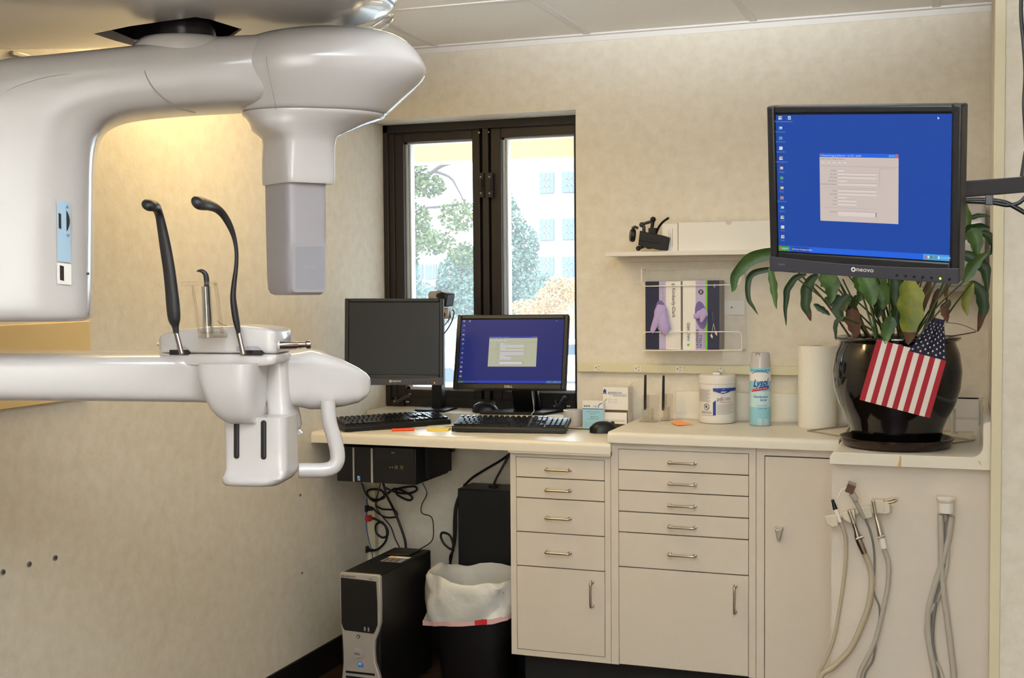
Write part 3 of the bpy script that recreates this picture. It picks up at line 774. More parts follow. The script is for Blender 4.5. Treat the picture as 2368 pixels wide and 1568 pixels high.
m.text('KILLS 99.9% OF GERMS', .0052, (0, 0, 0), (1, 0, 0), (0, 0, 1), 'flag_white', 'CENTER', fn=lambda x, y: fn3(x - .003, Z(905) + y + .006 + x * .16), bold=.01)
vs = [fn2(-.030 + .06 * i / n, Z(866) + .010 - .010 * (2 * i / n - 1) ** 2) for i in range(n + 1)]; vt = [fn2(-.030 + .06 * i / n, Z(866) + .012 - .010 * (2 * i / n - 1) ** 2) for i in range(n + 1)]
m.add(vs + vt, [(i, i + 1, n + 2 + i, n + 1 + i) for i in range(n)], 'print_blue')
m.text('Disinfectant', .0100, (0, 0, 0), (1, 0, 0), (0, 0, 1), 'print_blue', 'CENTER', fn=lambda x, y: fn2(x + .001, Z(920) + y), shear=.2, bold=.015)
m.text('Spray', .0100, (0, 0, 0), (1, 0, 0), (0, 0, 1), 'print_blue', 'CENTER', fn=lambda x, y: fn2(x + .010, Z(927) + y), shear=.2, bold=.015)
m.text('Eliminates odors', .0052, (0, 0, 0), (1, 0, 0), (0, 0, 1), 'print_blue', 'CENTER', fn=lambda x, y: fn2(x + .008, Z(939) + y))
m.text('Crisp Linen', .0062, (0, 0, 0), (1, 0, 0), (0, 0, 1), 'print_blue', 'CENTER', fn=lambda x, y: fn2(x + .008, Z(946) + y))
for i in range(7):
    wrap(m, fn, -.008, .006, Z(968 + i * 2.4), Z(968.9 + i * 2.4), 'seam_white', 4)
    wrap(m, fn, .012, .030, Z(970 + i * 2.2), Z(970.8 + i * 2.2), 'seam_white', 5)
m.build('printed_label', t, 0, recalc=False)
b = MB(); b.lathe([(r - .0015, ZT), (r + .0006, ZT + .001), (r + .0006, ZT + .0035), (r - .001, ZT + .004)], (c.x, cy_, 0), 'silver', 40); b.build('rim', t, 40)
# tub of wipes
c = ONZ(1658.5, 981, ZT); r = ONY(1701, 960, c.y).x - ONY(1658.5, 960, c.y).x; cy_ = c.y + r * .9
r = (ONY(1701, 960, cy_).x - ONY(1616, 960, cy_).x) / 2; pc = ONY(1658.5, 960, cy_).x
zz = lambda py: ONY(1658, py, cy_).z
t = thing('wipes_tub', 'round white tub of disinfecting wipes with a blue label', 'tub', (pc, cy_, ZT))
b = MB(); b.lathe([(r - .008, ZT), (r - .002, ZT + .003), (r, ZT + .010), (r, ZT + .022), (r - .0015, ZT + .026), (r - .0015, zz(898)), (r - .001, zz(895)), (r - .0015, zz(886))], (pc, cy_, 0), 'white_matte', 48); b.build('tub', t, 40)
b = MB(); b.lathe([(r + .0005, zz(886)), (r + .0005, zz(873)), (r - .001, zz(868)), (r - .004, zz(865.5)), (.02, zz(865))], (pc, cy_, 0), 'white_matte', 48)
b.box(pc - .010, pc + .014, cy_ - .03, cy_ + .01, zz(866), zz(860), 'white_matte'); b.build('lid', t, 40, bevel=.002)
b = MB(); b.tube(spline([(pc - .004, cy_ - .01, zz(864)), (pc + .002, cy_ - .014, zz(857)), (pc + .012, cy_ - .02, zz(855)), (pc + .020, cy_ - .02, zz(859))], 5), [.010] * 16, 'paper', 8, flat=.25, fdir=(0, 0, 1)); b.build('wipe', t, 60)
m = MB(); a0 = math.atan2(EYE.x - pc, cy_ - EYE.y)
fn = disc_fn(pc, cy_, 0, r, a0, -.0002); fn2 = disc_fn(pc, cy_, 0, r, a0, .0003); fn3 = disc_fn(pc, cy_, 0, r, a0, .0007)
s_ = lambda px: r * math.asin(max(-1, min(1, (px - 1658.5) / 42.5)))
Z = lambda py: ONY(1658, py, cy_ - r).z
wrap(m, fn2, s_(1649), s_(1700), Z(905), Z(898), 'print_blue')
P_ = [fn2(s_(1649), Z(905)), fn2(s_(1660), Z(908)), fn2(s_(1672), Z(911.5)), fn2(s_(1684), Z(908)), fn2(s_(1699), Z(904)), fn2(s_(1684), Z(904)), fn2(s_(1672), Z(904)), fn2(s_(1660), Z(904))]
m.poly(P_, 'print_blue'); wrap(m, fn2, s_(1649), s_(1655.5), Z(961), Z(931), 'print_blue', 4)
m.poly([fn2(s_(1649), Z(931)), fn2(s_(1655.5), Z(931)), fn2(s_(1655.5), Z(926))], 'print_blue')
tx = lambda body, size, px, py, k, **kw: m.text(body, size, (0, 0, 0), (1, 0, 0), (0, 0, 1), k, fn=lambda x, y: fn3(s_(px) + x, Z(py) + y), **kw)
tx('pdi', .018, 1658, 927, 'print_blue', sx=.9); tx('CARE', .013, 1672, 926, 'glove_dark', sx=.85); tx('Disinfecting Towelettes', .0046, 1664, 931.5, 'print_red', bold=.01)
for i in range(9): wrap(m, fn, s_(1658), s_(1697 - (i % 3) * 4), Z(936 + i * 2.7), Z(936.8 + i * 2.7), 'print_grey', 8)
for i in range(14): wrap(m, fn, s_(1618.2), s_(1644 - (i % 4) * 2), Z(902 + i * 2.1), Z(902.7 + i * 2.1), 'print_grey', 8)
for i in range(16): wrap(m, fn2, s_(1624 + i * 1.4), s_(1624.7 + i * 1.4), Z(958), Z(952), 'print_grey', 1)
ring_ = [(s_(1634.5) + .0105 * math.cos(a * math.pi / 16), Z(942) + .0105 * math.sin(a * math.pi / 16)) for a in range(32)]
ri = [(s_(1634.5) + .0088 * math.cos(a * math.pi / 16), Z(942) + .0088 * math.sin(a * math.pi / 16)) for a in range(32)]
m.add([fn2(*p) for p in ring_] + [fn2(*p) for p in ri], [(i, (i + 1) % 32, 32 + (i + 1) % 32, 32 + i) for i in range(32)], 'print_navy')
m.poly([fn2(s_(1634.5) + a, Z(942) + b2) for a, b2 in ((-.007, .006), (-.006, .007), (.007, -.006), (.006, -.007))], 'print_navy')
m.poly([fn2(s_(1634.5) + a, Z(942) + b2) for a, b2 in ((-.005, -.003), (.001, -.003), (.003, .004), (-.003, .005))], 'print_blue')
wrap(m, fn2, s_(1624), s_(1650), Z(962), Z(961), 'print_grey', 6)
m.poly([fn2(s_(1672) + a, Z(902) + b2) for a, b2 in ((-.006, 0), (-.002, .003), (0, .001), (.003, .0035), (.007, .001), (.002, -.001))], 'flag_white')
wrap(m, fn3, s_(1667), s_(1680), Z(906.2), Z(905.4), 'flag_white', 4)
m.build('printed_label', t, 0, recalc=False)
# paper towel roll
c = ONZ(1888, 991, ZT); r = (ONY(1936, 900, c.y + .05).x - ONY(1846, 900, c.y + .05).x) / 2; cy_ = c.y + r * .92; pc = ONY(1890, 900, cy_).x
zt3 = ONY(1890, 799, cy_).z
t = thing('paper_towel_roll', 'tall roll of white paper towels standing on the counter beside the plant', 'paper towels', (pc, cy_, ZT))
b = MB(); b.lathe([(.021, zt3 - .004), (.022, zt3), (r - .001, zt3), (r, zt3 - .002), (r, ZT + .002), (r - .001, ZT)], (pc, cy_, 0), 'towel', 48)
b.tube(spline([(pc + r * math.sin(a), cy_ - r * math.cos(a), (ZT + zt3) / 2) for a in (.9, 1.0)], 2), .001, 'towel', 6); b.build('roll', t, 40)
b = MB(); b.lathe([(.021, zt3 - .06), (.021, zt3 - .0005), (.019, zt3 - .0005), (.019, zt3 - .06)], (pc, cy_, 0), 'card_brown', 28); b.build('core', t, 40)
# clear brush stands with black brushes
def stand(px, py, label, base, wide):
    c = ONZ(px, py, ZT)
    t = thing('clear_stand', label, 'stand', c, 'clear stands on the counter')
    b = MB(); b.box(c.x - wide, c.x + wide, c.y - .012, c.y + .03, ZT, ZT + .007, 'acrylic'); b.build('base', t, bevel=.001)
    b = MB(); b.box(c.x - wide, c.x + wide, c.y + .026, c.y + .029, ZT + .007, ZT + .088, 'acrylic')
    b.box(c.x - wide * .75, c.x + wide * .4, c.y - .006, c.y - .004, ZT + .007, ZT + .045, 'acrylic'); b.box(c.x + wide * .4, c.x + wide * .4 + .002, c.y - .006, c.y + .026, ZT + .007, ZT + .045, 'acrylic'); b.build('back_plate', t)
def brush(px, ptop, pbot, y, label):
    p, q = ONY(px, ptop, y), ONY(px - 1, pbot, y)
    t = thing('black_brush', label, 'brush', q, 'black brushes in clear stands')
    b = MB(); b.tube([q, q + (p - q) * .3, q + (p - q) * .31, p - (p - q) * .1, p], [.0042, .0045, .0048, .0042, .0034], 'black', 12); b.build('handle', t, 40)
    b = MB()
    for f_ in (.06, .12, .18, .24): b.cyl(q + (p - q) * f_, q + (p - q) * (f_ + .035), .0050, 'charcoal', 12)
    b.build('grip_ring', t, 40)
stand(1500, 976, 'clear acrylic stand on the counter beside the cardboard box', 0, .028)
stand(1541, 973, 'clear acrylic stand on the counter beside the orange note', 0, .016)
brush(1492.5, 867, 948, ONZ(1500, 976, ZT).y + .008, 'black brush in the clear stand beside the cardboard box')
brush(1534.5, 868.5, 949, ONZ(1541, 973, ZT).y + .008, 'black brush in the clear stand nearest the orange note')
b = MB()
q_ = [ONZ(1548, 975, ZT + .006), ONZ(1572, 972, ZT + .012), ONZ(1602, 982, ZT + .002), ONZ(1566, 984, ZT + .002)]
b.add(q_ + [v + Vector((0, 0, .0012)) for v in q_], [(3, 2, 1, 0), (4, 5, 6, 7), (0, 1, 5, 4), (1, 2, 6, 5), (2, 3, 7, 6), (3, 0, 4, 7)], 'orange')
b.poly([ONZ(1556, 982, ZT + .0015), ONZ(1570, 984, ZT + .0015), ONZ(1571, 977, ZT + .0015), ONZ(1556, 976, ZT + .0015)], 'paper')
tag(b.build('sticky_note', 0), 'orange paper note lying on the counter in front of the clear stands', 'note')
# ------------------------------------------------------------------ things on the desk
# cardboard dispenser box
yb_ = -.075; p0 = ONY(1394, 895, yb_); p1 = ONY(1452, 893, yb_); zb0 = ZD
zop0, zop1 = ONY(1394, 955, yb_).z, ONY(1394, 947, yb_).z
t = thing('film_box', 'small white card dispenser box with blue print and an open flap', 'box', (p0.x, yb_, ZD))
b = MB(); b.box(p0.x + .0009, p1.x - .0009, yb_, yb_ + .069, zop1, p0.z - .0003, 'paper'); b.box(p1.x - .0008, p1.x, yb_, yb_ + .07, zb0, p0.z, 'paper'); b.box(p0.x, p0.x + .0008, yb_, yb_ + .07, zb0, p0.z, 'paper')
b.box(p0.x, p1.x, yb_ + .002, yb_ + .07, zb0, zb0 + .001, 'paper'); b.box(p0.x + .001, p1.x - .001, yb_ + .012, yb_ + .014, zb0, zop1, 'card_brown'); b.build('carton', t)
fz0, fz1 = ONY(1390, 979, yb_ - .015).z, ONY(1390, 953, yb_ - .002).z
b = MB(); b.add([(p0.x - .004, yb_ - .016, max(ZD + .001, fz0)), (p1.x, yb_ - .016, max(ZD + .001, fz0)), (p1.x - .004, yb_ - .001, fz1), (p0.x + .002, yb_ - .001, fz1)], [(0, 1, 2, 3)], 'paper')
for i in range(6): b.box(p0.x + .008, p1.x - .008, yb_ - .0135 + i * .0022, yb_ - .0130 + i * .0022, fz0 + .008 + i * .004, fz0 + .009 + i * .004, 'print_grey')
b.build('flap', t, 0, solid=.0008)
m = MB()
m.text('BEARRIER FILM', .0088, (p0.x + .018, yb_ - .0006, p0.z - .022), (1, 0, 0), (0, 0, 1), 'print_blue', sx=.85)
m.box(p0.x + .018, p1.x - .006, yb_ - .0007, yb_ - .0003, p0.z - .0245, p0.z - .0238, 'print_blue')
m.text('800 BLUE SHEETS', .006, (p1.x - .006, yb_ - .0006, p0.z - .031), (1, 0, 0), (0, 0, 1), 'print_grey', 'RIGHT')
for dx, dz, w, h in ((.007, -.010, .003, .003), (.007, -.0165, .0045, .003), (.0035, -.013, .0018, .0018), (.0105, -.013, .0018, .0018), (.0035, -.022, .0018, .002), (.0105, -.022, .0018, .002)):
    m.box(p0.x + dx - w, p0.x + dx + w, yb_ - .0007, yb_ - .0003, p0.z + dz - h, p0.z + dz + h, 'print_blue')
m.poly([(p0.x + .008, yb_ - .0006, p0.z - .048), (p0.x + .010, yb_ - .0006, p0.z - .048), (p0.x + .014, yb_ - .0006, p0.z - .040), (p0.x + .012, yb_ - .0006, p0.z - .040)], 'print_black')
for j, (wd, x_) in enumerate(((.014, .018), (.016, .036))):
    for i in range(3): m.box(p0.x + x_, p0.x + x_ + wd, yb_ - .0006, yb_ - .0003, p0.z - .042 - i * .006, p0.z - .0408 - i * .006, 'print_lav')
for i in range(12): m.box(p1.x + .0002, p1.x + .0005, yb_ + .012, yb_ + .058, p0.z - .02 - i * .006, p0.z - .0192 - i * .006, 'print_grey')
m.build('printed_front', t, 0)
b = MB(); b.add([(p1.x, yb_ + .002, p0.z), (p1.x + .0008, yb_ + .002, p0.z + .001), (p1.x + .0008, yb_ + .066, p0.z + .012), (p1.x, yb_ + .066, p0.z + .011)], [(0, 1, 2, 3)], 'card_brown'); b.build('lid_flap', t, 0, solid=.0006)
# blue and white card
yb_ = -.098; p0 = ONY(1347, 926, yb_); p1 = ONY(1395, 926, yb_)
t = thing('product_card', 'small white and blue carton standing left of the open dispenser box', 'box', (p0.x, yb_, ZD))
b = MB(); b.box(p0.x, p1.x, yb_, yb_ + .018, ZD, p0.z, 'paper'); b.build('carton', t)
m = MB(); zb2 = ONY(1347, 946, yb_).z
m.poly([(p0.x, yb_ - .0003, ZD + .0005), (p1.x, yb_ - .0003, ZD + .0005), (p1.x, yb_ - .0003, zb2), (p0.x, yb_ - .0003, zb2)], 'print_sky')
m.box(p0.x, p1.x, yb_ - .0006, yb_ - .0003, zb2, zb2 + .003, 'intel_blue')
m.text('sure', .0125, (p0.x + .004, yb_ - .0006, zb2 + .008), (1, 0, 0), (0, 0, 1), 'print_black', sx=1.05, bold=.012)
m.text('mg', .012, (p0.x + .036, yb_ - .0006, zb2 + .008), (1, 0, 0), (0, 0, 1), 'print_grey', shear=.25)
arc = [(p1.x - .003 + .016 * math.cos(a), yb_ - .0007, zb2 + .006 + .017 * math.sin(a)) for a in [math.pi / 2 + i * .14 for i in range(12)]]
arc2 = [(p1.x - .003 + .013 * math.cos(a), yb_ - .0007, zb2 + .006 + .014 * math.sin(a)) for a in [math.pi / 2 + i * .14 for i in range(12)]]
m.add(arc + arc2, [(i, i + 1, 13 + i, 12 + i) for i in range(11)], 'intel_blue')
m.text('To Order Technologies Plus', .0042, ((p0.x + p1.x) / 2, yb_ - .0006, zb2 - .010), (1, 0, 0), (0, 0, 1), 'print_black', 'CENTER')
m.text('Please Call:', .0042, ((p0.x + p1.x) / 2, yb_ - .0006, zb2 - .017), (1, 0, 0), (0, 0, 1), 'print_black', 'CENTER')
m.text('(800) 496-1776', .0046, ((p0.x + p1.x) / 2 + .006, yb_ - .0006, zb2 - .027), (1, 0, 0), (0, 0, 1), 'print_black', 'CENTER')
m.text('or Fax: (800) 496-0644', .0042, ((p0.x + p1.x) / 2, yb_ - .0006, zb2 - .034), (1, 0, 0), (0, 0, 1), 'print_black', 'CENTER')
for i in range(4): m.box(p0.x + .005, p0.x + .03 + (i % 2) * .02, yb_ - .0006, yb_ - .0003, zb2 - .044 - i * .005, zb2 - .0433 - i * .005, 'print_grey')
m.build('printed_front', t, 0)
# mug
c = ONZ(1320, 988, ZD); r = .0365; cy_ = c.y + .034
t = thing('white_cup', 'plain white cup behind the right end of the keyboard', 'cup', (c.x, cy_, ZD))
zt4 = ONY(1320, 949, cy_ - .02).z
b = MB(); b.lathe([(r * .72, ZD), (r * .82, ZD + .004), (r * .96, ZD + .03), (r, zt4), (r - .002, zt4 + .0005), (r * .92, ZD + .03), (r * .7, ZD + .006), (.001, ZD + .005)], (c.x, cy_, 0), 'white_plastic', 40); b.build('bowl', t, 50)
# keyboards
def keyboard(name, FL, FR, depth, h_back, label, zbase):
    FL, FR = Vector(FL), Vector(FR)
    ex = (FR - FL).normalized(); ey = Vector((0, 0, 1)).cross(ex); W_ = (FR - FL).length
    t = thing('keyboard', label, 'keyboard', FL, 'keyboards on the desk')
    def K(u, v, h): return FL + ex * u + ey * v + Vector((0, 0, zbase + h + (h_back - .012) * v / depth))
    b = MB()
    pr = [(0, -.006), (0, .006), (.006, .012), (depth - .004, .012), (depth, .004), (depth, -.006)]
    b.prism([K(.004, v, h) for v, h in pr], ex * (W_ - .008), 'black')
    for (u, v) in ((.03, .004), (W_ - .03, .004)): b.obox(K(u, v + .004, -.006) , ex * .01, ey * .004, Vector((0, 0, .002)), 'black_rubber')
    for (u, v) in ((.03, depth - .02), (W_ - .03, depth - .02)):
        p = K(u, v, -.004); b.obox(Vector((p.x, p.y, (p.z + FL.z) / 2)), ex * .012, ey * .006, Vector((0, 0, (p.z - FL.z) / 2)), 'black')
    b.build('case', t, bevel=.002)
    k = MB(); pitch = (W_ - .016) / 22.5
    def key(u, v, w):
        c = K(u + w / 2, v, .013); s1 = w / 2 - .0012; dv = depth / 7.6
        lo = [K(u + .0012, v - dv / 2 + .001, .011), K(u + w - .0012, v - dv / 2 + .001, .011), K(u + w - .0012, v + dv / 2 - .001, .011), K(u + .0012, v + dv / 2 - .001, .011)]
        hi = [K(u + .003, v - dv / 2 + .003, .0185), K(u + w - .003, v - dv / 2 + .003, .0185), K(u + w - .003, v + dv / 2 - .003, .0185), K(u + .003, v + dv / 2 - .003, .0185)]
        k.add(lo + hi, [(4, 5, 6, 7), (0, 1, 5, 4), (1, 2, 6, 5), (2, 3, 7, 6), (3, 0, 4, 7)], 'key')
    dv = depth / 7.6; u0 = .008
    rows = [[1.5, 1.25, 1.25, 6, 1.25, 1.25, 1.25, 1.25], [2.25] + [1] * 10 + [2.75], [1.75] + [1] * 11 + [2.25], [1.5] + [1] * 12 + [1.5], [1] * 13 + [2]]
    for i, rw in enumerate(rows):
        u = u0
        for w in rw: key(u, .012 + dv * (i + .5), w * pitch); u += w * pitch
    u = u0
    for j in range(13): key(u, .012 + dv * 5.8, pitch); u += pitch * (1.15 if j else 1.3)
    for i in range(5):
        for j in range(3):
            if i in (3, 4) or i == 0 or (i == 1 and j == 1): key(u0 + (15.25 + j) * pitch, .012 + dv * (i + .5), pitch)
        for j in range(4): key(u0 + (18.5 + j) * pitch, .012 + dv * (i + .5), pitch)
    for j in range(3): key(u0 + (15.25 + j) * pitch, .012 + dv * 5.8, pitch)
    k.build('keys', t, 0)
    return t, K, W_
FLp, FRp = ONZ(1041, 1000, ZD), ONZ(1311, 1004, ZD)
keyboard('a', FLp, FRp, .135, .034, 'black keyboard in front of the lit monitor, keys shining from the window', .008)
FLp, FRp = ONZ(776, 1003, ZD), ONZ(1052, 972, ZD + .006)
FRp = Vector((-1.700, -.125, ZD))
FLp = Vector((-1.965, -.437, ZD))
keyboard('b', FLp, FRp, .135, .030, 'black keyboard lying askew on the left end of the desk', .008)
# mice
def mouse(c, ang, label, cable):
    t = thing('mouse', label, 'mouse', c)
    b = MB(); rings = []
    for i in range(11):
        f = i / 10.0; u = -.050 + .10 * f; w = .031 * (max(1e-3, 1 - abs(2 * f - 1) ** 2.6)) ** .5; h = .034 * (max(1e-3, 1 - abs(2 * f - .9) ** 2.4 if abs(2 * f - .9) < 1 else 1e-3)) ** .6 + .004
        rings.append([Vector(c) + Matrix.Rotation(ang, 3, 'Z') @ Vector((u, w * sp(math.cos(a), 2.4), max(0, .001 + h * max(0, sp(math.sin(a), 2.2))))) for a in [math.pi * k / 12 for k in range(13)]])
    b.loft(rings, 'black', True, True, True); b.build('shell', t, 60)
    w_ = MB(); p = Vector(c) + Matrix.Rotation(ang, 3, 'Z') @ Vector((.028, 0, .032)); ax = Matrix.Rotation(ang, 3, 'Z') @ Vector((0, .004, 0))
    w_.cyl(p - ax, p + ax, .006, 'charcoal', 14); w_.build('wheel', t)
    b = MB(); b.tube(spline(cable, 6), .0017, 'black', 8); b.build('cable', t, 60)
c = ONZ(1392, 1003, ZD) + Vector((0, .03, 0))
mouse(c, .5, 'black mouse on the desk against the end of the counter', [c + Vector((.04, .02, .012)), c + Vector((.01, .06, .003)), c + Vector((-.07, .055, .003)), c + Vector((-.13, .06, .003)), c + Vector((-.19, .09, .003))])
c = ONZ(1068, 969, zs) ; c.y = max(c.y, .03)
mouse(c, .25, 'black mouse on the window sill behind the two keyboards', [c + Vector((.045, .01, .012)), c + Vector((.08, .03, .004)), c + Vector((.13, .05, .003)), c + Vector((.17, .09, .003))])
# pen, note pad, loose papers
t = thing('marker_pen', 'red-orange marker with dark print on the desk before the left keyboard', 'marker', ONZ(935, 993, ZD))
p, q = ONZ(906, 994.5, ZD + .0045), ONZ(958, 993, ZD + .0045)
b = MB(); b.tube([p, q], .0048, 'orange_hot', 12); b.build('barrel', t, 60)
b = MB(); ux = (q - p).normalized()
for k in range(9): b.obox(p + ux * (.016 + k * .0042) + Vector((0, -.0048, 0)), ux * .0014, Vector((0, .0003, 0)), Vector((0, 0, .0014)), 'print_black')
b.build('print', t, 0)
p = ONZ(1010, 996, ZD); b = MB()
b.obox(p + Vector((0, .02, .0035)), Vector((.036, .008, 0)), Vector((-.005, .024, 0)), (0, 0, .0035), 'yellow')
tag(b.build('note_pad'), 'small yellow pad of notes between the two keyboards', 'note pad')
for i, (px, py, an, lab) in enumerate(((975, 990, .1, 'white paper slip under the left keyboard beside the orange marker, lower sheet'), (1000, 988, -.35, 'white paper slip lying crooked on top of another between the keyboards'))):
    c = ONZ(px, py, ZD) + Vector((0, .05, .0006 + i * .002)); e = Matrix.Rotation(an, 3, 'Z')
    b = MB(); b.obox(c, e @ Vector((.06, 0, 0)), e @ Vector((0, .045, 0)), (0, 0, .0005 + .0003 * i), 'paper')
    tag(b.build('paper_slip'), lab, 'paper', 'paper slips between the keyboards')
# ------------------------------------------------------------------ monitors
def emis(name, rgb, e=0.57): return mat(name, rgb, emit=e)
UI = {}
def ui_set(tag_, cols):
    UI[tag_] = {k: emis('screen_%s_%s' % (k, tag_), c) for k, c in cols.items()}
ui_set('bright', dict(desk=(27, 72, 166), bar=(36, 100, 226), tray=(70, 160, 226), start=(60, 140, 66), win=(206, 192, 184), field=(222, 208, 202), line=(150, 138, 140), text=(96, 90, 96), white=(210, 220, 235), red=(222, 96, 70), tan=(226, 200, 130), teal=(70, 150, 190), green=(60, 150, 70), dim=(120, 150, 205), brown=(170, 130, 110)))
ui_set('dim', dict(desk=(34, 42, 108), bar=(44, 62, 166), tray=(60, 98, 168), start=(44, 84, 56), win=(178, 178, 156), field=(206, 204, 214), line=(130, 130, 124), text=(96, 96, 92), white=(150, 156, 180), red=(180, 70, 66), tan=(196, 176, 96), teal=(56, 110, 160), green=(50, 110, 60), dim=(78, 92, 150), brown=(120, 100, 100)))
def screen_ui(t, X0, X1, Z0, Z1, y, u, wu, iconx=.028):
    C_ = UI[u]; W_ = X1 - X0; H_ = Z1 - Z0
    b = MB()
    def q(a, c, v0, v1, k, d=0): b.add([(X0 + a * W_, y - d, Z1 - v1 * H_), (X0 + c * W_, y - d, Z1 - v1 * H_), (X0 + c * W_, y - d, Z1 - v0 * H_), (X0 + a * W_, y - d, Z1 - v0 * H_)], [(0, 1, 2, 3)], C_[k])
    def tx(s, size, a, v, k, al='LEFT', d=.0006): b.text(s, size * H_, (X0 + a * W_, y - d, Z1 - v * H_), (1, 0, 0), (0, 0, 1), C_[k], al)
    q(0, 1, 0, 1, 'desk')
    q(0, 1, .958, 1, 'bar', .0002); q(0, .066, .96, 1, 'start', .0004); tx('start', .03, .02, .987, 'white'); q(.008, .017, .968, .988, 'red', .0006)
    q(.078, .19, .963, .998, 'desk', .0004); tx('Dental Imaging Softw', .017, .094, .985, 'white'); q(.084, .091, .970, .99, 'brown', .0006)
    q(.855, 1, .958, 1, 'tray', .0004); tx('12:15 PM', .018, .95, .985, 'white')
    for i, k in enumerate(('red', 'white', 'green', 'brown', 'teal', 'white')): q(.866 + i * .014, .876 + i * .014, .97, .988, k, .0006)
    kinds = ['tan', 'teal', 'teal', 'white', 'tan', 'brown', 'green', 'brown', 'brown', 'teal', 'tan', 'tan', 'tan']
    names = ['My Documents', 'My Computer', 'My Network', 'Recycle Bin', 'Internet Explorer', 'Imaging', 'Help', 'Setup', 'Service Tool', 'Support', '6.13.0', 'Install', 'Patch']
    for i, k in enumerate(kinds):
        v = .022 + i * .0725
        q(iconx - .010, iconx + .010, v - .012, v + .012, k, .0002); q(iconx - .004, iconx + .011, v - .008, v + .004, 'white' if i % 2 else 'dim', .0004)
        q(iconx - .011, iconx + .001, v + .002, v + .012, 'white' if k == 'tan' and i < 5 else k, .0005)
        tx(names[i], .0145, iconx, v + .031, 'dim', 'CENTER')
    q(iconx + .047, iconx + .064, .010, .034, 'white', .0002); q(iconx + .050, iconx + .060, .016, .029, 'teal', .0004); tx('Shortcut', .0145, iconx + .055, .053, 'dim', 'CENTER')
    b.add([(X0 + .925 * W_, y - .0004, Z1 - .016 * H_), (X0 + .925 * W_, y - .0004, Z1 - .036 * H_), (X0 + .936 * W_, y - .0004, Z1 - .030 * H_)], [(0, 1, 2)], C_['white'])
    a0, a1, v0, v1 = wu
    def wq(a, c, p, r, k, d): q(a0 + a * (a1 - a0), a0 + c * (a1 - a0), v0 + p * (v1 - v0), v0 + r * (v1 - v0), k, d)
    def wt(s, sz, a, p, k, al='LEFT'): tx(s, sz * (v1 - v0), a0 + a * (a1 - a0), v0 + p * (v1 - v0), k, al, .0012)
    wq(0, 1, 0, 1, 'win', .0004); wq(0, 1, 0, .055, 'bar', .0006); wq(.958, .995, .006, .05, 'red', .0008); wq(.88, .915, .010, .046, 'tray', .0008); wq(.918, .953, .010, .046, 'tray', .0008)
    wt('Dental Imaging Software - 6.13.0 - public', .036, .035, .041, 'white'); wq(.008, .027, .012, .046, 'brown', .0008)
    for a, s in ((.01, 'Patient'), (.09, 'Picture'), (.165, 'Utilities'), (.245, 'Options')): wt(s, .027, a, .088, 'text')
    for i in range(5): wq(.03 + i * .07, .065 + i * .07, .125, .155, 'field', .0006); wq(.035 + i * .07, .06 + i * .07, .152, .156, 'tray' if u == 'bright' else 'line', .0008)
    wq(0, 1, .185, .188, 'line', .0006); wq(.765, .768, .21, .48, 'line', .0006); wq(.768, .97, .21, .213, 'line', .0006)
    wq(.04, .72, .50, .502, 'line', .0005); wq(.04, .72, .795, .797, 'line', .0005)
    rows = [('Number', .245, .32), ('Last name', .295, .73), ('First name', .345, .73), ('Date of birth', .395, .35), ('Social Security Number', .445, .73), ('Street', .54, .73), ('City, State', .59, .73), ('Zip', .64, .35), ('Home', .69, .475), ('Work', .74, .475)]
    for s, p, e in rows:
        wt(s, .025, .222, p + .012, 'text', 'RIGHT'); wq(.236, e, p - .016, p - .012, 'line', .0008); wq(.236, e, p - .012, p + .018, 'field', .0007)
    wt('Comment', .025, .222, .865, 'text', 'RIGHT'); wq(.236, .73, .845, .849, 'line', .0008); wq(.236, .73, .849, .915, 'field', .0007); wq(.715, .73, .85, .915, 'line', .0008)
    return b.build('screen', t, 0, recalc=False)
def rodr(v):
    v = Vector(v); return Matrix.Rotation(v.length, 3, v.normalized())
def frame_ring(b, xo0, xo1, zo0, zo1, xi0, xi1, zi0, zi1, y0, y1, k, inset=.004):
    for (a0, a1, c0, c1) in ((xo0, xi0, zo0, zo1), (xi1, xo1, zo0, zo1), (xi0, xi1, zi1, zo1), (xi0, xi1, zo0, zi0)): b.box(a0, a1, y0, y1, c0, c1, k)
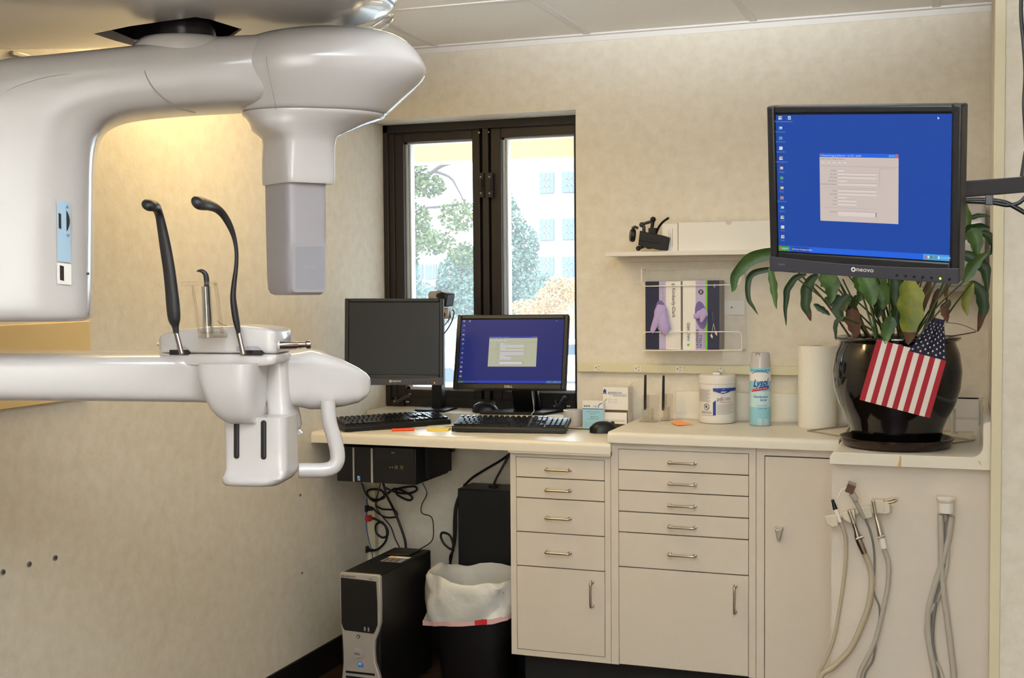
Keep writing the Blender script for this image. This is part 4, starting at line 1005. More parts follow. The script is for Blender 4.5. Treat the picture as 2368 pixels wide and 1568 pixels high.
def neovo(label, group, c, rv, s, lit, led, outer_center=False):
    R_ = rodr(rv); pos = EYE + (Vector(c) + Vector((0, 0, 1.355)) - EYE) * s
    t = thing('monitor', label, 'monitor', pos, group, R_.to_euler(), world=False)
    S = lambda *a: [v * s for v in a]
    dz = -0.0115 if not outer_center else 0.0
    o = 0.0 if not outer_center else .0118
    xo, zt_, zb_, sx_, sz_ = .187, .1515 + o, -.176 + o, .169, .135
    b = MB(); frame_ring(b, *S(-xo, xo, zb_, zt_, -sx_ - .002, sx_ + .002, -sz_ - .002 + o, sz_ + .002 + o), *S(0, .028), 'bezel')
    b.box(*S(-xo + .002, xo - .002, .006, .045, zb_ + .002, zt_ - .002), 'bezel')
    b.box(*S(-.12, .12, .045, .065, -.10, .10), 'bezel'); b.build('bezel', t, bevel=.0035 * s)
    # lower panel with a shallow curved upper edge
    n = 14; pts = [(-xo, -.0006, zb_), (xo, -.0006, zb_)] + [(xo - 2 * xo * i / n, -.0006, zb_ + .030 - .006 * (1 - (2 * i / n - 1) ** 2)) for i in range(n + 1)]
    b = MB(); b.prism([Vector(p) * s for p in pts], (0, -.0022 * s, 0), 'charcoal'); p_ = b.build('lower_panel', t, bevel=.0008)
    zc_ = zb_ + .0135
    m = MB(); m.text('neovo', .0125 * s, Vector((-.007, -.0032, zc_ - .002)) * s, (1, 0, 0), (0, 0, 1), 'flag_white', sx=1.1)
    cc = Vector((-.0125, -.0032, zc_ + .001)) * s
    rg = [cc + Vector((.0046 * s * math.cos(i * math.pi / 10), 0, .0046 * s * math.sin(i * math.pi / 10))) for i in range(20)]
    m.poly(rg, 'flag_white'); m.poly([cc + Vector((.0024 * s * math.cos(i * math.pi / 8), -.0002, .0024 * s * math.sin(i * math.pi / 8))) for i in range(16)], 'charcoal')
    if lit: m.text('F-417', .006 * s, Vector((-.168, -.0032, zc_ - .001)) * s, (1, 0, 0), (0, 0, 1), 'print_grey')
    m.build('logo', p_, 0, recalc=False)
    for i in range(7):
        x = .0725 + i * .0163
        if i == 5:
            m = MB(); m.ball(Vector((x, -.003, zb_ + .0085)) * s, .0022 * s, led, 8); m.build('power_light', p_)
        else:
            m = MB(); m.cyl(Vector((x, -.0026, zb_ + .0085)) * s, Vector((x, -.004, zb_ + .0085)) * s, .0028 * s, 'black', 14, .0024 * s); m.build('button', p_)
    if lit:
        screen_ui(t, *S(-sx_, sx_, -sz_, sz_), -.0004 + .003, 'bright', (.262, .716, .272, .758))
        m = MB(); m.cyl(Vector((.1735, -.0002, .143)) * s, Vector((.1735, -.0006, .143)) * s, .006 * s, 'black_deep', 16); m.build('sensor_dot', t)
    else:
        m = MB(); m.box(*S(-sx_, sx_, .0025, .006, -sz_ + o, sz_ + o), 'screen_off'); m.build('screen', t)
    return t, R_, pos
big, Rb, pb = neovo('large grey monitor on a wall arm in front of the plant', 'square grey monitors', (-0.1891, -1.7352, 0.1743), (0.2421, 0.0448, -0.2842), .92, True, 'led_green')
lef, Rl, pl = neovo('dark switched-off monitor on a clamp arm left of the window', 'square grey monitors', (-2.0276, 0.0971, -0.2236), (-0.0746, -0.0052, 0.328), .905, False, 'led_orange', True)
# wide monitor on a foot
s = .86; R_ = rodr((-0.3143, -0.0249, 0.1223)); pos = EYE + (Vector((-1.7502, 0.6217, -0.2864 + 1.355)) - EYE) * s
t = thing('monitor', 'wide black monitor with a blue desktop standing on the window sill', 'monitor', pos, None, R_.to_euler(), world=False)
S = lambda *a: [v * s for v in a]
b = MB(); frame_ring(b, *S(-.235, .235, -.158, .158, -.2175, .2175, -.1345, .1385), *S(0, .03), 'bezel'); b.box(*S(-.232, .232, .008, .05, -.155, .155), 'black'); b.box(*S(-.10, .10, .05, .07, -.09, .09), 'black'); b.build('bezel', t, bevel=.003)
screen_ui(t, *S(-.2165, .2165, -.1335, .1375), .003, 'dim', (.285, .752, .270, .742), .026)
m = MB(); m.text('DELL', .0135 * s, Vector((0, -.0006, -.1525)) * s, (1, 0, 0), (0, 0, 1), 'silver', 'CENTER', sx=1.15, bold=.03); m.build('logo', t, 0, recalc=False)
m = MB(); m.ball(Vector((.222, -.0004, -.149)) * s, .0018, UI['bright']['bar'], 8); m.build('power_light', t)
# stand: authored in the monitor frame but upright in the room
inv = R_.transposed()
def WL(p): return inv @ (Vector(p) - pos)
bz_ = zs
fb = [ONZ(1100, 957, bz_), ONZ(1218, 964, bz_), ONZ(1290, 938, bz_), ONZ(1160, 932, bz_)]
cb = Vector((pos.x + .01, -.05 + .05, bz_))
b = MB(); ang = .12; e1 = Vector((math.cos(ang), math.sin(ang), 0)); e2 = Vector((-math.sin(ang), math.cos(ang), 0))
cbase = Vector((pos.x + .015, .058, bz_))
base = [cbase - e1 * .150 - e2 * .085, cbase + e1 * .085 - e2 * .085, cbase + e1 * .150 + e2 * .075, cbase - e1 * .055 + e2 * .075]
lo = [WL(p) for p in base]; hi = [WL(p + Vector((0, 0, .010))) for p in base]
b.add(lo + hi, [(3, 2, 1, 0), (4, 5, 6, 7), (0, 1, 5, 4), (1, 2, 6, 5), (2, 3, 7, 6), (3, 0, 4, 7)], 'black_deep'); b.build('foot', t, bevel=.003)
b = MB(); n0 = cbase + e1 * .005 + e2 * .02 + Vector((0, 0, .008)); n1 = pos + R_ @ Vector((.035, .06, -.04)) * s
for w, w2, d in ((.048, .046, .014),):
    A_ = [n0 - e1 * w - e2 * d, n0 + e1 * w - e2 * d, n0 + e1 * w + e2 * d, n0 - e1 * w + e2 * d]; B2 = [n1 - e1 * w2 - e2 * d, n1 + e1 * w2 - e2 * d, n1 + e1 * w2 + e2 * d, n1 - e1 * w2 + e2 * d]
    b.loft([[WL(p) for p in A_], [WL(p) for p in B2]], 'black')
b.build('neck', t, bevel=.003)
b = MB(); c0 = pos + R_ @ Vector((.075, .055, -.10)) * s
for dx in (0, .006): b.tube([WL(p) for p in spline([c0 + Vector((dx, 0, 0)), c0 + Vector((.012 - dx, .01, -.06)), Vector((cbase.x + .06, -.02, bz_ + .02)), Vector((cbase.x + .055, -.036, bz_ + .003)), Vector((cbase.x + .055, -.045, ZD + .004))], 6)], .0024, 'cable_white' if dx else 'black', 8)
b.build('video_cable', t, 60)
# clamp arm of the dark monitor
t = thing('display_mount', 'black and silver clamp mount holding the dark monitor beside the window', 'monitor mount', (pl.x, .05, zs), None)
def L3(px, py, y=-.06): return ONY(px, py, y)
b = MB(); b.box(pl.x - .02, pl.x + .02, .05, .09, zs, L3(1012, 700).z, 'black'); b.box(pl.x - .06, pl.x + .06, -.020, .11, zs, zs + .008, 'black'); b.build('post', t, bevel=.003)
b = MB(); c = L3(1012, 684); b.cyl(c + Vector((-.03, .03, 0)), c + Vector((.008, -.01, 0)), .020, 'silver', 20); b.cyl(c + Vector((.008, -.01, 0)), c + Vector((.010, -.012, 0)), .010, 'charcoal', 16)
b.tube([c + Vector((-.025, .02, 0)), c + Vector((-.06, .08, .0)), Vector((pl.x, .07, c.z - .01))], .012, 'silver', 12); b.build('joint', t, 40)
b = MB(); p = L3(1033, 692); b.obox(p, (.016, -.004, -.004), (.004, .03, 0), (.004, 0, .024), 'black_deep'); b.build('elbow', t, bevel=.006)
b = MB(); p = L3(1033, 724); b.obox(p, (.012, 0, 0), (0, .015, 0), (0, 0, .020), 'silver'); b.tube([p, Vector((p.x - .06, -.12, p.z - .04)), pl + Rl @ Vector((.03, .055, 0))], .012, 'black', 12); b.build('head', t, bevel=.002)
b = MB(); b.tube(spline([L3(1046, 716), L3(1050, 724), L3(1044, 745), L3(1032, 765), L3(1018, 780)], 6), .0022, 'black', 8); b.tube(spline([L3(1040, 720), L3(1040, 735), L3(1028, 752), L3(1010, 760)], 6), .0018, 'black', 8); b.build('cable', t, 60)
# wall arm of the large monitor
t = thing('display_mount', 'dark grey wall mount bar reaching in from the right behind the large monitor', 'monitor mount', (.62, YP, 1.5))
ya, yb2 = pb.y + .10, pb.y + .22
A0 = ONY(2228, 438, ya); A1 = ONY(2368, 427, yb2); dr = (A1 - A0)
st = A0 - dr * .75; en = A1 + dr * 2.4
hh = (ONY(2228, 418, ya).z - ONY(2228, 456, ya).z) / 2
b = MB(); side = Vector((-dr.y, dr.x, 0)).normalized()
b.obox((st + en) / 2, (en - st) / 2, side * .016, Vector((0, 0, hh)), 'charcoal'); b.build('bar', t, bevel=.003)
b = MB(); pm = pb + Rb @ Vector((0, .055, 0)); b.tube([st, (st + pm) / 2 + Vector((0, .02, 0)), pm], [.018, .016, .02], 'charcoal', 14); b.cyl(pm, pm - (Rb @ Vector((0, -.0, 0))) + Rb @ Vector((0, .012, 0)), .045, 'charcoal', 20); b.build('head', t, 40)
b = MB(); b.cyl(en + Vector((0, 0, -.05)), en + Vector((0, 0, .05)), .03, 'charcoal', 20)
b.obox(((en.x), (en.y + YP) / 2, en.z), (.018, 0, 0), (0, (YP - en.y) / 2, 0), (0, 0, hh), 'charcoal'); b.box(en.x - .06, en.x + .06, YP - .014, YP, en.z - .10, en.z + .10, 'charcoal'); b.build('wall_bracket', t, bevel=.003)
b = MB(); yk = ya + .02
def K5(cx_, cy_, y=None): return ONY(2160 + cx_ / 11.2, 380 + cy_ / 11.2, (yk if y is None else y) - .045)
b.tube(spline([K5(500, 900), K5(780, 930), K5(1100, 920), K5(1400, 930), K5(1650, 950), K5(1900, 1010), K5(2150, 1140), K5(2400, 1280), K5(2700, 1440), K5(3000, 1500)], 5), .0040, 'black', 10)
b.tube(spline([K5(500, 960), K5(780, 960), K5(1300, 980), K5(1600, 1010), K5(1900, 1060), K5(2150, 1020), K5(2300, 920), K5(2420, 780), K5(2500, 700)], 5), .0036, 'black', 10)
b.build('cable', t, 60)
b = MB(); c = K5(1430, 930); b.obox(c, (.0065, 0, 0), (0, .006, 0), (0, 0, .0085), 'charcoal'); b.build('cable_clip', t, bevel=.001)
t = thing('hanging_cord', 'thick black cord hanging at the right edge above the monitor arm', 'cord', ONY(2364, 395, yb2 - .03))
b = MB(); b.tube(spline([ONY(2366, -500, yb2), ONY(2366, -120, yb2), ONY(2361, 20, yb2), ONY(2367, 100, yb2), ONY(2371, 170, yb2), ONY(2368, 240, yb2), ONY(2371, 300, yb2), ONY(2374, 360, yb2)], 6), .0036, 'black_rubber', 10); b.build('cord', t, 60)
b = MB(); p, q = ONY(2373, 350, yb2), ONY(2368, 408, yb2); b.cyl(q, p, .0075, 'black_rubber', 14, .0045); b.build('plug', t, 60)
# white dispenser behind the plant
t = thing('wall_dispenser', 'white glossy plastic dispenser on the back wall right of the large monitor', 'dispenser', ONY(2260, 640, 0))
dx1 = ONY(2288, 500, -.02).x - .012; z1 = ONY(2260, 470, -.09).z; z0 = z1 - .26; dx0 = dx1 - .19
b = MB(); prof = [(-.001, z0), (-.075, z0), (-.095, z0 + .03), (-.10, z1 - .06), (-.088, z1 - .012), (-.07, z1), (-.001, z1)]
b.prism([(dx0, y, z) for y, z in prof], (dx1 - dx0, 0, 0), 'white_plastic'); b.build('cover', t, 50, bevel=.012, seg=4)
b = MB(); b.box(dx0 + .02, dx1 - .02, -.092, -.02, z0 - .012, z0 + .004, 'seam'); b.build('slot_tray', t, bevel=.003)
# ------------------------------------------------------------------ things under the desk
def U4(cx_, cy_, y): return ONY(740 + cx_ / 2.76, 1000 + cy_ / 2.76, y)
yh = -.405
px0, px1 = -2.0108, U4(612, 200, yh).x
pz0, pz1 = U4(400, 325, yh).z, U4(400, 97, yh).z
t = thing('desktop_computer', 'slim black desktop computer hung on edge under the desk top', 'computer', (px0, yh, pz0))
b = MB(); b.box(px0, px1, yh, -.13, pz0, pz1, 'black_deep'); b.build('case', t, bevel=.002)
b = MB(); b.box(px0 + .03, px1 - .03, -.35, -.16, pz1, ZD - .03, 'black_deep'); b.box(px1, px1 + .018, -.33, -.14, pz0 + .012, pz1, 'black_deep'); b.cyl((px1 + .018, -.15, pz1 - .03), (px1 + .032, -.15, pz1 - .03), .012, 'black', 16); b.build('mounting_bracket', t)
b = MB()
for x0_, x1_ in ((212, 221), (328, 339)): b.box(U4(x0_, 200, yh).x, U4(x1_, 200, yh).x, yh - .004, yh, pz0 + .001, pz1 - .004, 'silver')
b.build('trim_strip', t)
b = MB(); a, c = U4(352, 175, yh), U4(600, 105, yh); b.box(a.x, c.x, yh - .003, yh, a.z, c.z, 'black'); b.text('DVD', .006, (U4(458, 133, yh).x, yh - .0036, U4(458, 133, yh).z), (1, 0, 0), (0, 0, 1), 'print_grey', bold=.03); b.build('disc_drive', t)
b = MB()
for cx_ in (487, 522):
    c = U4(cx_, 223, yh)
    for dz in (-.0031, .0031):
        b.box(c.x - .0048, c.x + .0048, yh - .0012, yh - .0003, c.z + dz - .0026, c.z + dz + .0026, 'gold'); b.box(c.x - .0040, c.x + .0040, yh - .0016, yh - .001, c.z + dz - .0018, c.z + dz + .0018, 'black_deep')
for cx_ in (448, 463): c = U4(cx_, 223, yh); b.cyl(c, c + Vector((0, -.0015, 0)), .0024, 'gold', 12); b.cyl(c + Vector((0, -.001, 0)), c + Vector((0, -.0018, 0)), .0015, 'black_deep', 12)
b.build('front_ports', t)
b = MB(); c = U4(247, 292, yh); b.box(c.x - .0055, c.x + .0055, yh - .0006, yh, c.z - .008, c.z + .008, 'intel_blue'); b.poly([(c.x - .001, yh - .0009, c.z - .0075), (c.x + .0055, yh - .0009, c.z - .0075), (c.x + .0055, yh - .0009, c.z - .001)], 'orange'); b.box(c.x - .004, c.x + .003, yh - .0009, yh - .0005, c.z + .001, c.z + .006, 'print_sky'); b.build('sticker', t, 0)
# tower with silver front
tx0, tx1, ty0, ty1, th = -1.880, -1.7375, -.640, -.235, .425
t = thing('tower_computer', 'black tower computer with a waisted silver front standing on the floor', 'computer', (tx0, ty0, 0))
b = MB(); b.box(tx0 + .002, tx1 - .002, ty0, ty1, .012, th, 'black_deep'); b.box(tx0 + .03, tx1 - .03, ty1 - .12, ty1 - .02, th, th + .006, 'black'); b.box(tx0 + .01, tx1 - .01, ty0 + .03, ty1 - .03, 0, .012, 'black'); b.build('case', t, bevel=.004)
yt = ty0 - .016
def T4(cx_, cy_): return ONY(740 + cx_ / 2.76, 1000 + cy_ / 2.76, yt)
ol = [(122, 905), (130, 893), (370, 912), (383, 925), (386, 1090), (386, 1220), (372, 1275), (350, 1330), (345, 1400), (350, 1470), (380, 1560), (395, 1640), (395, 1720), (130, 1700), (128, 1640), (140, 1560), (148, 1470), (147, 1400), (142, 1300), (132, 1240), (127, 1090)]
b = MB(); pts = [T4(*p) for p in ol]; b.prism(pts, (0, .016, 0), 'silver'); o_ = b.build('front_bezel', t, bevel=.003)
b = MB(); b.prism([T4(*p) + Vector((0, .001, 0)) for p in [(134, 925), (360, 952), (367, 1090), (368, 1230), (352, 1270), (343, 1285), (160, 1262), (150, 1250), (138, 1215), (136, 1090)]], (0, -.003, 0), 'black'); b.build('drive_panel', t, bevel=.001)
b = MB(); b.text('DELL PRECISION', .0068, T4(136, 920) + Vector((0, -.0006, 0)), (1, 0, 0), (0, 0, 1), 'print_black', bold=.02); b.text('T3500', .0062, T4(308, 940) + Vector((0, -.0006, 0)), (1, 0, 0), (0, 0, 1), 'print_black')
b.build('lettering', t, 0, recalc=False)
b = MB(); c = T4(241, 1412); b.cyl(c + Vector((0, .002, 0)), c + Vector((0, -.0025, 0)), .0158, 'silver', 28); b.cyl(c + Vector((0, -.002, 0)), c + Vector((0, -.0032, 0)), .0140, 'grey_plastic', 28); b.text('DELL', .0095, c + Vector((0, -.0037, -.003)), (1, 0, 0), (0, 0, 1), 'print_black', 'CENTER', bold=.03); b.build('round_badge', t, 40)
b = MB(); c = T4(245, 1303); b.cyl(c, c + Vector((0, -.002, 0)), .0062, 'charcoal', 18); b.cyl(c + Vector((0, -.0015, 0)), c + Vector((0, -.003, 0)), .0038, 'silver', 14); b.build('power_button', t, 40)
b = MB(); c = T4(262, 1482); b.box(c.x - .010, c.x + .008, yt - .0007, yt, c.z - .008, c.z + .009, 'intel_blue'); b.poly([(c.x + .002, yt - .001, c.z + .006), (c.x + .009, yt - .001, c.z + .004), (c.x + .008, yt - .001, c.z + .010)], 'orange'); b.box(c.x - .008, c.x + .001, yt - .001, yt - .0004, c.z - .001, c.z + .006, 'print_sky'); b.build('sticker', t, 0)
b = MB()
for i in range(5):
    z = T4(250, 1535 + i * 32).z; b.box(T4(165, 1540).x, T4(350, 1540).x, yt - .0006, yt + .004, z - .004, z + .003, 'black')
b.build('air_vents', t)
b = MB(); b.box(T4(284, 1245).x, T4(292, 1245).x, yt - .0035, yt - .002, T4(285, 1265).z, T4(285, 1240).z, 'print_grey'); b.box(T4(308, 1245).x, T4(316, 1245).x, yt - .0035, yt - .002, T4(285, 1267).z, T4(285, 1242).z, 'print_grey'); b.build('front_ports', t)
b = MB(); lz = th + .0006; b.box(tx0 + .05, tx0 + .125, ty0 + .19, ty0 + .24, th, lz, 'print_grey'); b.box(tx0 + .05, tx0 + .125, ty0 + .25, ty0 + .275, th, lz, 'paper'); b.box(tx0 + .053, tx0 + .075, ty0 + .254, ty0 + .271, lz, lz + .0003, 'orange')
for i in range(9): b.box(tx0 + .055 + (i % 3) * .02, tx0 + .068 + (i % 3) * .02, ty0 + .196 + (i // 3) * .013, ty0 + .204 + (i // 3) * .013, lz, lz + .0003, 'black')
b.build('top_label', t, 0)
# tall black box beside the cabinet
bx0, bz1 = ONY(1058, 1132, -.15).x, ONY(1100, 1132, -.15).z
t = thing('black_equipment_case', 'tall plain black equipment case standing behind the bin', 'equipment case', (bx0, -.15, 0))
b = MB(); b.box(bx0, x0 - .012, -.15, -.012, 0, bz1, 'black'); b.build('case', t, bevel=.003)
b = MB(); c = ONZ(1137, 1128, bz1); b.cyl((c.x, -.08, bz1), (c.x, -.08, bz1 + .006), .018, 'black_deep', 20); b.tube(spline([(c.x, -.08, bz1), (c.x + .01, -.08, bz1 + .03), (c.x + .05, -.06, bz1 + .11), (c.x + .07, -.05, bz1 + .17)], 6), .004, 'black', 8)
b.build('power_lead', t, 60)
# waste bin with liner
by = -.30; lx = ONY(1005, 1350, by).x; rx = x0 - .012; bc = (lx + rx) / 2; br = (rx - lx) / 2
rz = (ONY(1100, 1350, by - br * .8).z + ONY(1120, 1308, by + br * .8).z) / 2
t = thing('waste_bin', 'black waste bin with a white plastic liner folded over its rim', 'waste bin', (bc, by, 0))
b = MB()
def sq(r, z, e=3.0, jit=0.0, yr=.86): return [Vector((bc + r * sp(math.cos(a), e), by + r * yr * sp(math.sin(a), e), z)) for a in [2 * math.pi * i / 48 for i in range(48)]]
b.loft([sq(br * .70, 0), sq(br * .74, .01), sq(br * .95, rz - .03), sq(br * .95, rz - .024), sq(br * .93, rz - .024), sq(br * .90, rz - .06), sq(br * .68, .02)], 'black', True, True); b.build('bin', t, 50)
rnd = random.Random(3); b = MB(); rings = []
for j, (dz, rr) in enumerate(((-.20, .62), (-.12, .78), (-.03, .875), (.004, .93), (.010, 1.0), (-.003, 1.055), (-.035, 1.045), (-.065, 1.06), (-.095, 1.045), (-.115, 1.04))):
    base_ = sq(br * rr, rz + dz)
    for i, v in enumerate(base_):
        a = 2 * math.pi * i / 48
        k = (.009 * math.sin(a * 3 + j) + .009 * math.sin(a * 8 + 1.7 * j) + .006 * math.sin(a * 13 - j) + .004 * rnd.uniform(-1, 1)) * (1.3 if j > 4 else .25)
        if j in (3, 4, 5): v.z += .010 * math.sin(a * 2 + .8) + .005 * math.sin(a * 5) + .004 * math.sin(a * 9)
        if j > 5: v.z += (.026 * math.cos(a - .25) - .006) * (j - 5) / 4
        d_ = Vector((math.cos(a), math.sin(a), 0)); v += d_ * (k * .55)
        v.x = min(v.x, x0 - .003); v.y = min(v.y, -.17)
    rings.append(base_)
b.loft(rings, 'liner', False, False); b.build('liner', t, 70)
b = MB(); r1 = rings[-1]; b.loft([[v + Vector((0, 0, .003)) for v in r1], [v + Vector((0, 0, -.014)) + (Vector((bc, by, v.z)) - v) * .0 for v in r1]], 'liner_red', False, False); b.build('drawstring', t, 60)
b = MB(); vs = [r1[i] + Vector((0, -.0015, .004)) for i in range(37, 40)]; vl = [v + Vector((0, 0, -.017)) for v in vs]
b.add(vl + vs, [(i, i + 1, 4 + i, 3 + i) for i in range(2)], 'print_red'); b.build('red_tab', t, 60)
# cables on the wall under the desk
def cable(name, label, pts, r, k, y=-.06, loops=None, cat='cable'):
    b = MB(); b.tube(spline([U4(p[0], p[1], p[2] if len(p) > 2 else y) for p in pts], 6), r, k, 8)
    tag(b.build(name, None, 60), label, cat, 'cables under the desk')
cable('cable', 'thin white cable hanging down the corner under the desk', [(280, 320, -.3), (296, 400), (288, 480), (274, 600), (272, 740), (282, 830), (285, 1000)], .0022, 'cable_white', -.04)
cable('cable', 'thin blue cable hanging beside the white one under the desk', [(262, 320, -.3), (290, 380), (300, 450), (296, 590), (312, 690), (336, 800), (340, 1000)], .0020, 'cable_blue', -.045)
cable('cable', 'thick black power cable running down to the silver fronted tower', [(405, 330, -.2), (430, 410, -.1), (470, 490), (510, 590), (540, 680), (548, 740), (545, 800)], .0048, 'black', -.05)
cable('cable', 'thin black cable hanging in a wavy line below the desktop computer', [(655, 325, -.2), (682, 390), (650, 460), (650, 515), (710, 540), (724, 610), (715, 690), (650, 738), (600, 760)], .0020, 'black', -.05)
cable('cable', 'black cable tied in a bundle of loops below the desktop computer', [(270, 330, -.2), (300, 400), (350, 430), (410, 415), (390, 370), (320, 365), (300, 395), (350, 440), (420, 400), (480, 360), (560, 390), (590, 420), (560, 432), (490, 395), (500, 360), (600, 345), (615, 370), (560, 390), (480, 380), (410, 350, -.2)], .0042, 'black', -.06)
cable('cable', 'thin black cable looping past the red plug to the tower', [(385, 330, -.2), (362, 420), (360, 480), (400, 540), (450, 600), (480, 680), (508, 740), (510, 790)], .0026, 'black', -.055)
cable('cable', 'black cable crossing from the socket strip to the thick power cable', [(290, 480), (330, 480), (370, 515), (420, 542), (480, 540), (492, 520), (470, 495), (400, 490), (360, 470)], .0036, 'black', -.045)
cable('cable', 'black cable coiled below the red plug', [(335, 545), (375, 565), (420, 600), (432, 650), (400, 672), (360, 640), (358, 590), (395, 575), (425, 620), (420, 690), (370, 745), (310, 755)], .0042, 'black', -.045)
cable('cable', 'black cables running up from behind the bin beside the black case', [(1230, 120, -.05), (1160, 175), (1050, 240), (960, 300), (905, 370), (868, 460), (856, 560), (855, 660), (845, 760), (825, 860), (810, 920)], .0044, 'black', -.05)
cable('cable', 'black cable loop hanging left of the black case', [(925, 330), (872, 480), (868, 620), (850, 740), (800, 720), (772, 670), (782, 640), (830, 660), (852, 740), (830, 800), (840, 900)], .0044, 'black', -.07)
t = thing('red_plug', 'red power plug in the cream strip under the desk', 'plug', U4(300, 548, -.03))
b = MB(); c = U4(300, 548, -.04); b.obox(c, (.016, 0, 0), (0, .011, 0), (0, 0, .011), 'print_red'); b.cyl(c + Vector((.016, 0, 0)), c + Vector((.034, 0, 0)), .007, 'print_red', 12, .004); b.build('plug', t, bevel=.003)
for cy_, lab in ((485, 'black power plug above the red plug under the desk'), (745, 'black power plug low on the cream strip under the desk')):
    t = thing('black_plug', lab, 'plug', U4(290, cy_, -.03)); b = MB(); c = U4(288, cy_, -.04); b.obox(c, (.012, 0, 0), (0, .012, 0), (0, 0, .012), 'black'); b.cyl(c, c + Vector((.034, 0, -.002)), .009, 'black', 12, .005); b.build('plug', t, bevel=.003)
# ------------------------------------------------------------------ plant, pot, saucer, flag
PC = Vector((ONY(2073, 905, -.54).x, -.54, ZT))
def pz(py): return ONY(2073, py, -.54).z
K = 1.0 / (2.53 * 828.0)
cr = lambda c: 460 + c / 2.53
t = thing('saucer', 'dark glazed round saucer under the black plant pot', 'saucer', (PC.x, PC.y, ZT))
sr = .153; b = MB(); b.lathe([(sr * .84, ZT), (sr * .95, ZT + .006), (sr, ZT + .024), (sr, ZT + .028), (sr - .006, ZT + .028), (sr * .9, ZT + .012), (.002, ZT + .010)], PC * 1 - Vector((0, 0, PC.z)), 'saucer', 56); b.build('dish', t, 50)
t = thing('potted_plant', 'large leafy plant in a glossy black pot on the sink unit', 'plant', (PC.x, PC.y, ZT + .012))
zr = pz(778); b = MB()
prof = [(.10, ZT + .0125), (.118, ZT + .013), (.120, pz(cr(1400))), (.1265, pz(cr(1330))), (.139, pz(cr(1270))), (.1565, pz(cr(1200))), (.1705, pz(cr(1100))), (.1745, pz(cr(1000))), (.168, pz(cr(900))), (.1585, pz(cr(850))), (.156, pz(cr(835))), (.166, zr - .010), (.171, zr - .004), (.170, zr), (.162, zr + .001), (.150, zr - .006), (.148, zr - .03)]
b.lathe(prof, (PC.x, PC.y, 0), 'pot', 64, caps=False)
b.lathe([(.001, zr - .03), (.1485, zr - .03)], (PC.x, PC.y, 0), 'soil', 64, caps=False)
b.build('pot', t, 50)
def P7(cx_, cy_, y): return ONY(1680 + cx_ / 2.53, 460 + cy_ / 2.53, y)
LE = {}
def leaf(kind, pts, w, y0, y1=None, fold=.35, tip=None):
    k = {'g': 'leaf', 'd': 'leaf_dark', 'y': 'leaf_yellow', 'b': 'leaf_brown'}[kind]
    y1 = y0 if y1 is None else y1; n = len(pts)
    C_ = spline([P7(p[0], p[1], y0 + (y1 - y0) * i / (n - 1)) for i, p in enumerate(pts)], 5)
    N = len(C_); rows = []; wm = w / (2.53 * 828.0)
    seed = rnd.uniform(0, 6)
    for i, c in enumerate(C_):
        f = i / (N - 1); ww = wm * max(.03, (math.sin(math.pi * min(1, f ** .75)) ** .8)) if f < 1 else wm * .02
        tdir = (C_[min(i + 1, N - 1)] - C_[max(i - 1, 0)]).normalized()
        view = (c - EYE).normalized(); sd = tdir.cross(view); sd = sd.normalized() if sd.length > 1e-4 else Vector((1, 0, 0))
        sd = (sd + view * .25 * math.sin(seed)).normalized()
        nrm = sd.cross(tdir).normalized(); wob = .12 * ww * math.sin(f * 21 + seed)
        rows.append([c + sd * (ww + wob) - nrm * ww * fold, c + sd * ww * .5 - nrm * ww * fold * .35, c, c - sd * ww * .5 - nrm * ww * fold * .35, c - sd * (ww - wob) - nrm * ww * fold])
    mb = LE.setdefault('foliage' if kind in 'gd' else ('yellow_leaves' if kind == 'y' else 'dried_leaves'), MB())
    cut = N if tip is None else int(N * tip)
    mb.loft(rows[:cut + (0 if tip is None else 1)], k, False, False, closed=False)
    if tip is not None and cut < N - 1: LE.setdefault('dried_leaves', MB()).loft(rows[cut:], 'leaf_brown', False, False, closed=False)
leaf('g', [(420, 345), (330, 322), (230, 318), (150, 350), (85, 400), (50, 455), (40, 520), (32, 545)], 40, -.60, -.66)
leaf('d', [(420, 430), (300, 412), (200, 418), (142, 450), (122, 510), (132, 590), (160, 640), (186, 678)], 19, -.56, -.60)
leaf('g', [(250, 400), (268, 460), (278, 520), (284, 580), (293, 645)], 24, -.60)
leaf('d', [(470, 440), (410, 460), (365, 510), (350, 570), (345, 650), (349, 745)], 21, -.55)
leaf('d', [(540, 445), (490, 480), (470, 540), (462, 610), (478, 670), (495, 715)], 34, -.60, tip=.8)
leaf('g', [(560, 430), (595, 480), (615, 530), (606, 612)], 54, -.62, -.66)
leaf('d', [(720, 560), (680, 610), (655, 660), (690, 720)], 42, -.62)
leaf('g', [(790, 440), (820, 500), (845, 570), (852, 630)], 52, -.64, -.67)
leaf('y', [(1066, 470), (1072, 560), (1074, 660), (1068, 760), (1062, 855)], 72, -.66, -.725, tip=.78)
leaf('g', [(968, 690), (948, 740), (936, 790), (930, 848)], 40, -.70, -.728)
leaf('b', [(735, 640), (740, 700), (752, 760), (758, 815)], 44, -.62)
leaf('d', [(510, 615), (550, 640), (580, 660), (608, 682)], 19, -.58)
leaf('b', [(1195, 480), (1160, 580), (1130, 660), (1105, 720)], 20, -.60)
leaf('b', [(1292, 490), (1284, 540), (1290, 610)], 13, -.58)
leaf('b', [(1240, 520), (1215, 600), (1195, 680), (1160, 740)], 18, -.56)
leaf('y', [(1440, 485), (1412, 545), (1396, 615), (1410, 685)], 30, -.56)
leaf('d', [(1420, 485), (1475, 530), (1500, 600), (1495, 680), (1468, 780)], 36, -.55, tip=.72)
leaf('d', [(1370, 320), (1430, 340), (1490, 385), (1520, 450), (1524, 555)], 38, -.56)
leaf('g', [(1385, 490), (1420, 420), (1470, 360), (1535, 305)], 34, -.58)
leaf('d', [(1330, 260), (1400, 200), (1470, 165), (1545, 170)], 34, -.55)
